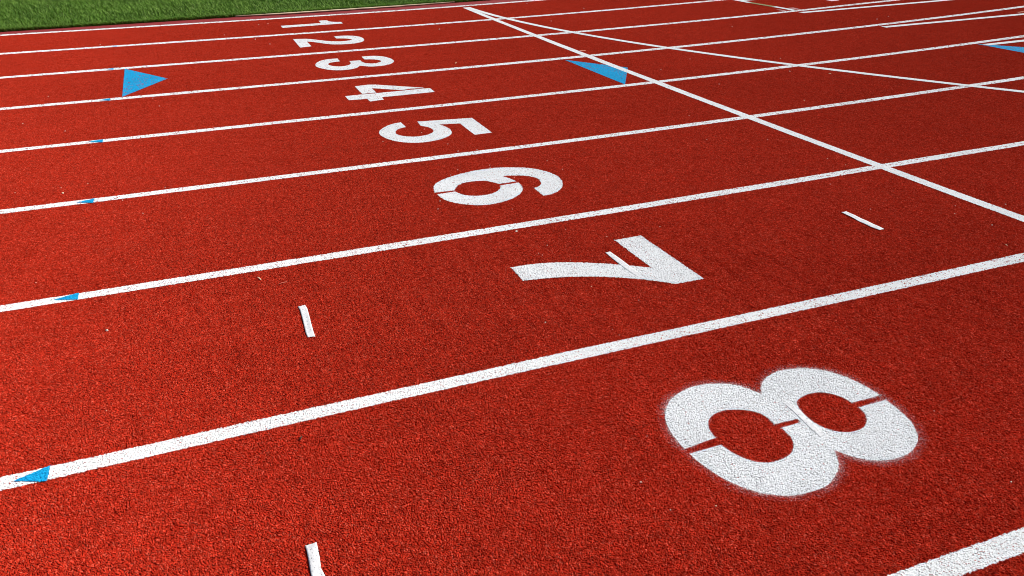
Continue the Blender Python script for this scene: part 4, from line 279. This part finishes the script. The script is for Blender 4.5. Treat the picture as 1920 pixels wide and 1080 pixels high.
# ------------------------------------------------------------------ turf
def turf():
    def field(n, xr, dr):
        x = rng.uniform(*xr, n); d = dr[0] + (dr[1]-dr[0])*rng.random(n)
        return x, rowY(TURF, x) + d
    parts = [field(105000, (-3.2, 4.6), (.0, 3.6)), field(34000, (-3.2, 4.6), (0, .05)), field(40000, (-9, 12), (0, 6.5))]
    x = np.concatenate([q[0] for q in parts]); y = np.concatenate([q[1] for q in parts]); n = len(x)
    # tufting rows lean their own way, with a seam now and then
    clump = np.sin(x*2.1+1.3*np.sin(y*3))*.5 + np.sin(y*17.0+x*.35)*.6 + rng.normal(0, .5, n)
    ht = rng.uniform(.026, .047, n)*(1+.06*clump); wd = rng.uniform(.0035, .0085, n)
    az = rng.uniform(0, 2*np.pi, n); la = rng.normal(2.6, 1.1, n); lean = np.abs(rng.normal(.85, .4, n))*ht
    dx, dy = np.cos(az)*wd*.5, np.sin(az)*wd*.5
    lx, ly = np.cos(la)*lean, np.sin(la)*lean
    V = np.zeros((n, 5, 3))
    V[:, 0] = np.stack([x-dx, y-dy, np.zeros(n)], 1); V[:, 1] = np.stack([x+dx, y+dy, np.zeros(n)], 1)
    V[:, 2] = np.stack([x-dx*.85+lx*.35, y-dy*.85+ly*.35, ht*.6], 1); V[:, 3] = np.stack([x+dx*.85+lx*.35, y+dy*.85+ly*.35, ht*.6], 1)
    V[:, 4] = np.stack([x+lx, y+ly, ht], 1)
    me = bpy.data.meshes.new('turf'); me.vertices.add(n*5); me.vertices.foreach_set('co', V.reshape(-1))
    b = (np.arange(n)*5)[:, None]
    q = (b + np.array([[0, 1, 3, 2]])); t = (b + np.array([[2, 3, 4]]))
    loops = np.concatenate([q, t], 1).reshape(-1); me.loops.add(n*7); me.loops.foreach_set('vertex_index', loops.astype(np.int32))
    st = np.stack([np.arange(n)*7, np.arange(n)*7+4], 1).reshape(-1); me.polygons.add(n*2); me.polygons.foreach_set('loop_start', st.astype(np.int32))
    me.update(calc_edges=True); me.validate()
    at = me.attributes.new('tone', 'FLOAT', 'POINT')
    tone = np.clip(.5+.10*clump+rng.normal(0, .24, n), 0, .93); tone[rng.random(n) < .002] = 1
    at.data.foreach_set('value', np.repeat(tone, 5).astype(np.float32))
    o = link('turf', me, M['blade']); tag(o, 'short green artificial turf of the infield beside the track', 'turf', kind='stuff')
turf()
# ------------------------------------------------------------------ painted markings
def simplify(P, d=.0012):
    out = [P[0]]
    for q in P[1:]:
        if np.hypot(*(q-out[-1])) > d: out.append(q)
    if np.hypot(*(out[0]-out[-1])) < d: out.pop()
    return np.array(out)
def area(P): x, y = P[:, 0], P[:, 1]; return .5*np.sum(x*np.roll(y, -1)-np.roll(x, -1)*y)
def offset(P, d):
    """outward offset of a counter-clockwise outline"""
    e = np.roll(P, -1, 0)-P; e /= np.linalg.norm(e, axis=1)[:, None]+1e-12
    nrm = np.stack([e[:, 1], -e[:, 0]], 1); a = np.roll(nrm, 1, 0); m = a+nrm
    den = np.maximum(1+np.sum(a*nrm, 1), .35)[:, None]
    return P + m/den*d
def dense(P, step=.02):
    out = []
    for a, b in zip(P, np.roll(P, -1, 0)):
        k = max(1, int(np.hypot(*(b-a))/step))
        out += [a+(b-a)*j/k for j in range(k)]
    return np.array(out)
def painted(name, contours, mat, z, rim=.004, inset=.002, grid=.013, spray=False):
    bm = bmesh.new(); lay = bm.verts.layers.float.new('cover')
    for c in contours:
        P = simplify(np.array(c, float), .003)
        if area(P) < 0: P = P[::-1]
        P = dense(P)
        I = offset(P, -inset); rw = np.full(len(P), rim)
        if spray:
            probe = offset(P, .012); idx = np.arange(len(P))
            for i in range(len(P)):
                ring = np.minimum(np.abs(idx-i), len(P)-np.abs(idx-i))
                if np.hypot(*(P[ring > 6]-probe[i]).T).min() < .013: rw[i] = .0025
                for h in HOLES:
                    if np.hypot(*(P[i]-h)) < .17: rw[i] = min(rw[i], .010)
            rw = np.convolve(np.r_[rw[-2:], rw, rw[:2]], np.ones(5)/5, 'valid')
        O = offset(P, rw[:, None])
        vi = [bm.verts.new((*q, z)) for q in I]; vo = [bm.verts.new((*q, z)) for q in O]
        for v in vi: v[lay] = 1.0
        n = len(vi)
        for i in range(n):
            try: bm.faces.new((vi[i], vo[i], vo[(i+1) % n], vi[(i+1) % n]))
            except ValueError: pass
        f = bm.faces.new(vi)
        geom = [f]+list(f.edges)+list(f.verts)
        lo, hi = I.min(0), I.max(0)
        for ax in (0, 1):
            for s in np.arange(lo[ax]+grid, hi[ax]-grid*.3, grid):
                co = [0, 0, z]; no = [0, 0, 0]; co[ax] = s; no[ax] = 1
                geom = [g for g in geom if g.is_valid]
                r = bmesh.ops.bisect_plane(bm, geom=geom, dist=1e-6, plane_co=co, plane_no=no)
                geom = r['geom']
        for v in {v for g in geom if g.is_valid and isinstance(g, bmesh.types.BMFace) for v in g.verts}: v[lay] = 1.0
    bmesh.ops.triangulate(bm, faces=[f for f in bm.faces if len(f.verts) > 4])
    for f in bm.faces:
        if f.normal.z < 0: f.normal_flip()
    return micro(from_bm(name, bm, mat))
def stripe(name, path, width, mat, z, rim=.005, wob=.0012):
    """painted line along a centre path, its edges a little unsteady"""
    P = np.array(path, float); t = np.gradient(P, axis=0); t /= np.linalg.norm(t, axis=1)[:, None]; nn = np.stack([-t[:, 1], t[:, 0]], 1)
    bm = bmesh.new(); lay = bm.verts.layers.float.new('cover'); rows = []
    h = width/2 if np.ndim(width) else np.full(len(P), width/2)
    s1 = np.convolve(rng.normal(0, 1, len(P)+4), np.ones(5)/5, 'valid')*wob*2; s2 = np.convolve(rng.normal(0, 1, len(P)+4), np.ones(5)/5, 'valid')*wob*2
    for k, (u, c) in enumerate(((-1, 0.), (-1, 1.), (0, 1.), (1, 1.), (1, 0.))):
        o = u*h + (0 if u == 0 else (s1 if u < 0 else s2)) + u*(rim if c == 0 else -.002)
        r = [bm.verts.new((*q, z)) for q in P+nn*o[:, None]]
        for v in r: v[lay] = c
        rows.append(r)
    for a, b in zip(rows, rows[1:]):
        for i in range(len(P)-1): bm.faces.new((a[i], a[i+1], b[i+1], b[i]))
    for f in bm.faces:
        if f.normal.z < 0: f.normal_flip()
    return micro(from_bm(name, bm, mat))
def resample(P, step):
    P = np.array(P, float); d = np.r_[0, np.cumsum(np.linalg.norm(np.diff(P, axis=0), axis=1))]
    s = np.linspace(0, d[-1], max(2, int(d[-1]/step)+1))
    return np.stack([np.interp(s, d, P[:, 0]), np.interp(s, d, P[:, 1])], 1)
BASE = .0024
LINE_LABEL = ['innermost white line running beside the maroon kerb and the turf',
 'white lane line between the painted numbers 1 and 2', 'white lane line between the painted numbers 2 and 3',
 'white lane line between the painted numbers 3 and 4', 'white lane line between the painted numbers 4 and 5',
 'white lane line between the painted numbers 5 and 6', 'white lane line between the painted numbers 6 and 7',
 'broad near white lane line between the painted numbers 7 and 8', 'outermost white line cutting the bottom right corner below the number 8']
LW = [.082, .077, .072, .067, .060, .055, .053, .053, .055]
for i in range(9):
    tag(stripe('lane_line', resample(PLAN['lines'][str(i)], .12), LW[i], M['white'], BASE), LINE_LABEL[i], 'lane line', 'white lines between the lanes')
F = np.array(PLAN['finish']); cf = np.polyfit(F[:, 1], F[:, 0], 2)
yy = np.arange(.4, 9.47, .1); fin = np.stack([np.polyval(cf, np.maximum(yy, 2.3)), yy], 1)
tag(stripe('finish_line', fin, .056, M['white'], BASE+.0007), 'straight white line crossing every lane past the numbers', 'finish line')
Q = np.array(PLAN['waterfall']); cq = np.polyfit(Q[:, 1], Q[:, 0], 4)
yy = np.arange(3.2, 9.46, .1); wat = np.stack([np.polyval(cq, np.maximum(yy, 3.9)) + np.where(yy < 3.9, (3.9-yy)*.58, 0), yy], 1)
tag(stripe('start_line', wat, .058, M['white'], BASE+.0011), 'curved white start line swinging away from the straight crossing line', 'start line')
HOLES = [np.array(h) for h in PLAN['holes']]
NUM_MAT = {'8': M['white_over']}
for dgt in '12345678':
    sp = dgt == '8'
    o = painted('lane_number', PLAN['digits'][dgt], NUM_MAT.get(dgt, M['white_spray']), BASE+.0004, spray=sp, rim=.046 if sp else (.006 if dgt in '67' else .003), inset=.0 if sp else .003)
    extra = {'4': ' with thin stencil gaps', '6': ' split by a stencil gap', '7': ' with tape across its stem', '8': ' with hazy oversprayed edges', '1': ' nearest the turf'}.get(dgt, '')
    tag(o, 'white painted number %s on the red track%s' % (dgt, extra), 'lane number', 'white numbers painted across the lanes')
# extra straight lines that leave the bend
def ext(P, dx):
    P = np.array(P); a = P[0]; s = (P[-1]-P[0])/(P[-1][0]-P[0][0]); return resample([a, a+s*(dx-a[0])], .12)
for key, yl, wdt, lab in (('S1', None, .075, 'short white straight line joining the first bend line at the very top'), ('S2', None, .07, 'white straight line parting from the lane line near the faded khaki line'),
        ('S3', None, .066, 'white straight line parting from the lane line above the blue triangle at the right edge'), ('S4', None, .06, 'white straight line starting at the tip of the blue triangle at the right edge')):
    P = np.array(PLAN[key]); y0 = P[:, 1].mean(); c = np.polyfit(P[:, 0], P[:, 1], 1)
    if key == 'S1': c = np.array([.006, 8.53-.006*6.144])
    x = np.arange(P[0, 0], 24, .12)
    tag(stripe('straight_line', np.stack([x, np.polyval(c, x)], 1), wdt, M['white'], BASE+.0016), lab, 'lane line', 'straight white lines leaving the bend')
# white line with a khaki stretch, at right angles to the lanes
dg = np.array(PLAN['DG'])
for a, b, mt, lab in ((0, 1, M['white'], 'far white piece of the cross line above the khaki stretch'), (1, 2, M['khaki'], 'khaki discoloured stretch of the short cross line'), (2, 4, M['white'], 'near white piece of the cross line below the khaki stretch')):
    pth = resample(dg[a:b+1], .05) if a else resample([(6.15, 9.3), tuple(dg[0]), tuple(dg[1])], .05)
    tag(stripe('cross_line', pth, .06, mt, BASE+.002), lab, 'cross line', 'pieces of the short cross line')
# blue markings
def tri(name, P, label, cat, group=None, z=BASE+.0002, mat='blue', rim=.003): return tag(painted(name, [P], M[mat], z, rim=rim, inset=.001), label, cat, group)
tri('exchange_triangle', PLAN['left'], 'blue painted triangle left of the number 3 pointing right', 'triangle', 'large blue triangles')
tri('exchange_triangle', PLAN['mid'], 'blue painted triangle crossed by the straight white line', 'triangle', 'large blue triangles')
tri('exchange_triangle', [(6.262, 5.392), (6.565, 5.0), (6.275, 4.44)], 'blue painted triangle cut off by the right edge', 'triangle', 'large blue triangles')
TICK = {'m1': 'faint blue mark on the lane line below the number 1', 'm2': 'faint blue mark on the lane line just left of the top of the blue triangle', 'm3': 'small blue mark on the lane line just below the left blue triangle',
        'm4': 'small blue wedge on the lane line between numbers 4 and 5', 'm5': 'small blue wedge on the lane line between numbers 5 and 6', 'm6': 'blue wedge on the lane line between numbers 6 and 7', 'm7': 'largest blue wedge on the nearest lane line at the left edge'}
for kk, lab in TICK.items(): tri('line_wedge', PLAN[kk], lab, 'wedge mark', 'small blue wedges on the lane lines', BASE+.0016)
tri('paint_mark', PLAN['frag'], 'white painted mark cut by the top edge of the photo', 'paint mark', None, mat='white')
def dash(P, w, lab):
    a, b = np.array(P[0]), np.array(P[1]); tag(stripe('paint_dash', resample([a, b], .02), w, M['salmon'], BASE+.0008), lab, 'paint dash', 'faded salmon dashes')
dash(PLAN['dash_a'], .026, 'thin salmon dash touching the straight crossing line above the blue triangle')
dash(PLAN['dash_b'], .03, 'thin salmon dash between two white lines at the top right edge')
tri('paint_smear', PLAN['smear_a'], 'pink ghost smear left of the end of the cross line', 'smear', 'pink paint smears', mat='pink', rim=.012)
tri('paint_smear', PLAN['smear_b'], 'pink ghost smear right of the end of the cross line', 'smear', 'pink paint smears', mat='pink', rim=.012)
# ------------------------------------------------------------------ tape strips
def tape(key, label, z=.0056, wav=.7):
    A, B = (resample(q, .004) for q in PLAN['tape'][key]); n = max(len(A), len(B))
    def rs(q): s = np.linspace(0, len(q)-1, n); return np.stack([np.interp(s, np.arange(len(q)), q[:, i]) for i in (0, 1)], 1)
    A, B = rs(A), rs(B); bm = bmesh.new(); rows = []; m = 7
    ph = rng.uniform(0, 6, 4); jag = rng.normal(0, .0011, (2, m))
    d = (A[-1]-A[0])/np.linalg.norm(A[-1]-A[0])
    for j in range(m):
        t = j/(m-1); r = []
        for i in range(n):
            q = A[i]+(B[i]-A[i])*t; s = i/(n-1)
            if i == 0: q = q + d*jag[0, j]
            if i == n-1: q = q + d*jag[1, j]
            zz = z + wav*(.0006*math.sin(s*19+ph[0]+t*2) + .0007*math.sin(s*7+ph[1]) + .0005*math.sin(t*6+s*4+ph[2]) + .0009*(2*t-1)**2*(.5+.5*math.sin(s*5+ph[3])))
            r.append(bm.verts.new((*q, zz)))
        rows.append(r)
    for a, b in zip(rows, rows[1:]):
        for i in range(n-1): bm.faces.new((a[i], a[i+1], b[i+1], b[i]))
    for f in bm.faces:
        if f.normal.z < 0: f.normal_flip()
    o = from_bm('tape_strip', bm, M['tape'], smooth=True)
    s = o.modifiers.new('thickness', 'SOLIDIFY'); s.thickness = .0002; s.offset = 1
    tag(o, label, 'tape strip', 'loose white tape strips')
tape('lane7_left', 'white tape strip lying alone left of the number 7')
tape('bottom', 'crumpled white tape strip cut off by the bottom edge', .0062, 1.2)
tape('right', 'white tape strip lying right of the number 7 near the crossing line')
tape('on7', 'white tape strip stuck across the stem of the number 7', .0046, .2)
tape('on8', 'white tape strip stuck across the waist of the number 8', .0049, .15)
# ------------------------------------------------------------------ loose bits
def grit_mesh(seed):
    r = random.Random(seed); bm = bmesh.new(); bmesh.ops.create_icosphere(bm, subdivisions=2, radius=1)
    for v in bm.verts:
        v.co *= 1+.28*r.uniform(-1, 1); v.co.z *= .75
    me = bpy.data.meshes.new('grit'); bm.to_mesh(me); bm.free(); me.materials.append(M['crumb']); return me
GM = [grit_mesh(s) for s in range(4)]
for i, (x, y, r) in enumerate(PLAN['peb']):
    o = bpy.data.objects.new('grit_crumb', GM[i % 4]); col.objects.link(o)
    o.location = (x, y, .0035+r*.45); r *= 1.5; o.scale = (r, r*random.uniform(.7, 1.0), r*.9); o.rotation_euler = (random.uniform(-.4, .4), 0, random.uniform(0, 6))
    if i == 0: tag(o, 'largest white crumb, lying left of the lone tape strip', 'crumb', 'pale crumbs of grit on the track')
    elif i == 15: tag(o, 'white crumb just below the lane line, left above the number 7', 'crumb', 'pale crumbs of grit on the track')
    else: tag(o, 'tiny pale crumb of grit lying on the red track', 'crumb', 'pale crumbs of grit on the track')
def sliver(name, P, w, mat, label, cat, group=None, z=.006):
    P = resample(P, .004); n = len(P); t = np.gradient(P, axis=0); t /= np.linalg.norm(t, axis=1)[:, None]+1e-9; nn = np.stack([-t[:, 1], t[:, 0]], 1)
    bm = bmesh.new(); ring = []
    for i in range(n):
        s = i/(n-1); r = w*(.35+.65*math.sin(math.pi*min(max(s, .05), .95))); zz = z+.0015*math.sin(s*5)
        ring.append([bm.verts.new((P[i][0]+nn[i][0]*r*math.cos(a), P[i][1]+nn[i][1]*r*math.cos(a), zz+r*.6*math.sin(a))) for a in np.arange(6)*math.pi/3])
    for a, b in zip(ring, ring[1:]):
        for k in range(6): bm.faces.new((a[k], b[k], b[(k+1) % 6], a[(k+1) % 6]))
    bm.faces.new(ring[0][::-1]); bm.faces.new(ring[-1])
    bmesh.ops.recalc_face_normals(bm, faces=bm.faces)
    return tag(from_bm(name, bm, M[mat], smooth=True), label, cat, group)
S = PLAN['sl']
sliver('straw_piece', S['straw'], .0028, 'straw', 'pale bent straw below the lane line, above the lone tape strip', 'straw')
sliver('fibre_piece', S['fibre'], .0018, 'fibre', 'thin reddish fibre lying just above the lone tape strip', 'fibre')
for kk, lab in (('leaf_a', 'small dry flake lying left below the number 8'), ('leaf_b', 'small dry flake right of the straight crossing line'), ('leaf_c', 'small dry flake under the curved start line'),
        ('leaf_d', 'small dry flake at the left edge between lines'), ('leaf_f', 'small dry flake right of the number 3'), ('leaf_g', 'thin dry flake near the right edge above the broad near line')):
    sliver('dry_flake', S[kk], .0035 if kk != 'leaf_g' else .0018, 'straw', lab, 'flake', 'dry flakes on the track')
sliver('dry_flake', S['leaf_e'], .012, 'crumb', 'pale flake lying on the green turf', 'flake', None, .046)
sliver('twig_piece', PLAN['twig'], .003, 'dark', 'dark speck of debris under the broad near lane line', 'debris')
# ------------------------------------------------------------------ light, sky, camera
SUN_AZ, SUN_EL = math.radians(86), math.radians(41)       # azimuth from +y towards +x
w = bpy.data.worlds.new('World'); scene.world = w; w.use_nodes = True
nt = w.node_tree; bg = nt.nodes['Background']; sky = nt.nodes.new('ShaderNodeTexSky'); sky.sky_type = 'NISHITA'; sky.sun_disc = False
sky.sun_elevation = SUN_EL; sky.sun_rotation = SUN_AZ
nt.links.new(sky.outputs[0], bg.inputs[0]); bg.inputs[1].default_value = .05
sd = bpy.data.lights.new('sun', 'SUN'); sd.energy = 4.4; sd.angle = math.radians(.53); sd.color = (1, .945, .85)
so = bpy.data.objects.new('sun', sd); col.objects.link(so)
d = Vector((math.sin(SUN_AZ)*math.cos(SUN_EL), math.cos(SUN_AZ)*math.cos(SUN_EL), math.sin(SUN_EL)))
so.rotation_euler = d.to_track_quat('Z', 'Y').to_euler(); so.location = d*30
c = PLAN['cam']; cp, sp_ = math.cos(c['pitch']), math.sin(c['pitch']); cy, sy = math.cos(c['yaw']), math.sin(c['yaw'])
fwd = Vector((sy*cp, cy*cp, -sp_)); r = Vector((cy, -sy, 0)); u = r.cross(fwd)
cr, sr = math.cos(c['roll']), math.sin(c['roll']); R = cr*r+sr*u; U = -sr*r+cr*u
cd = bpy.data.cameras.new('camera'); cd.sensor_width = 36; cd.lens = c['f']*18; cd.clip_start = .05; cd.clip_end = 2000
co = bpy.data.objects.new('camera', cd); col.objects.link(co)
co.matrix_world = Matrix(((R.x, U.x, -fwd.x, 0), (R.y, U.y, -fwd.y, 0), (R.z, U.z, -fwd.z, c['H']), (0, 0, 0, 1)))
scene.camera = co
scene.render.engine = 'CYCLES'
scene.cycles.feature_set = 'EXPERIMENTAL'; scene.cycles.dicing_rate = 1.0; scene.cycles.preview_dicing_rate = 1.0; scene.cycles.offscreen_dicing_scale = 8.0
scene.cycles.filter_width = 1.0; scene.cycles.max_bounces = 6; scene.cycles.transparent_max_bounces = 16
vs = scene.view_settings; vs.view_transform = 'Standard'; vs.look = 'None'; vs.gamma = 1; vs.use_curve_mapping = False; vs.exposure = 0.63
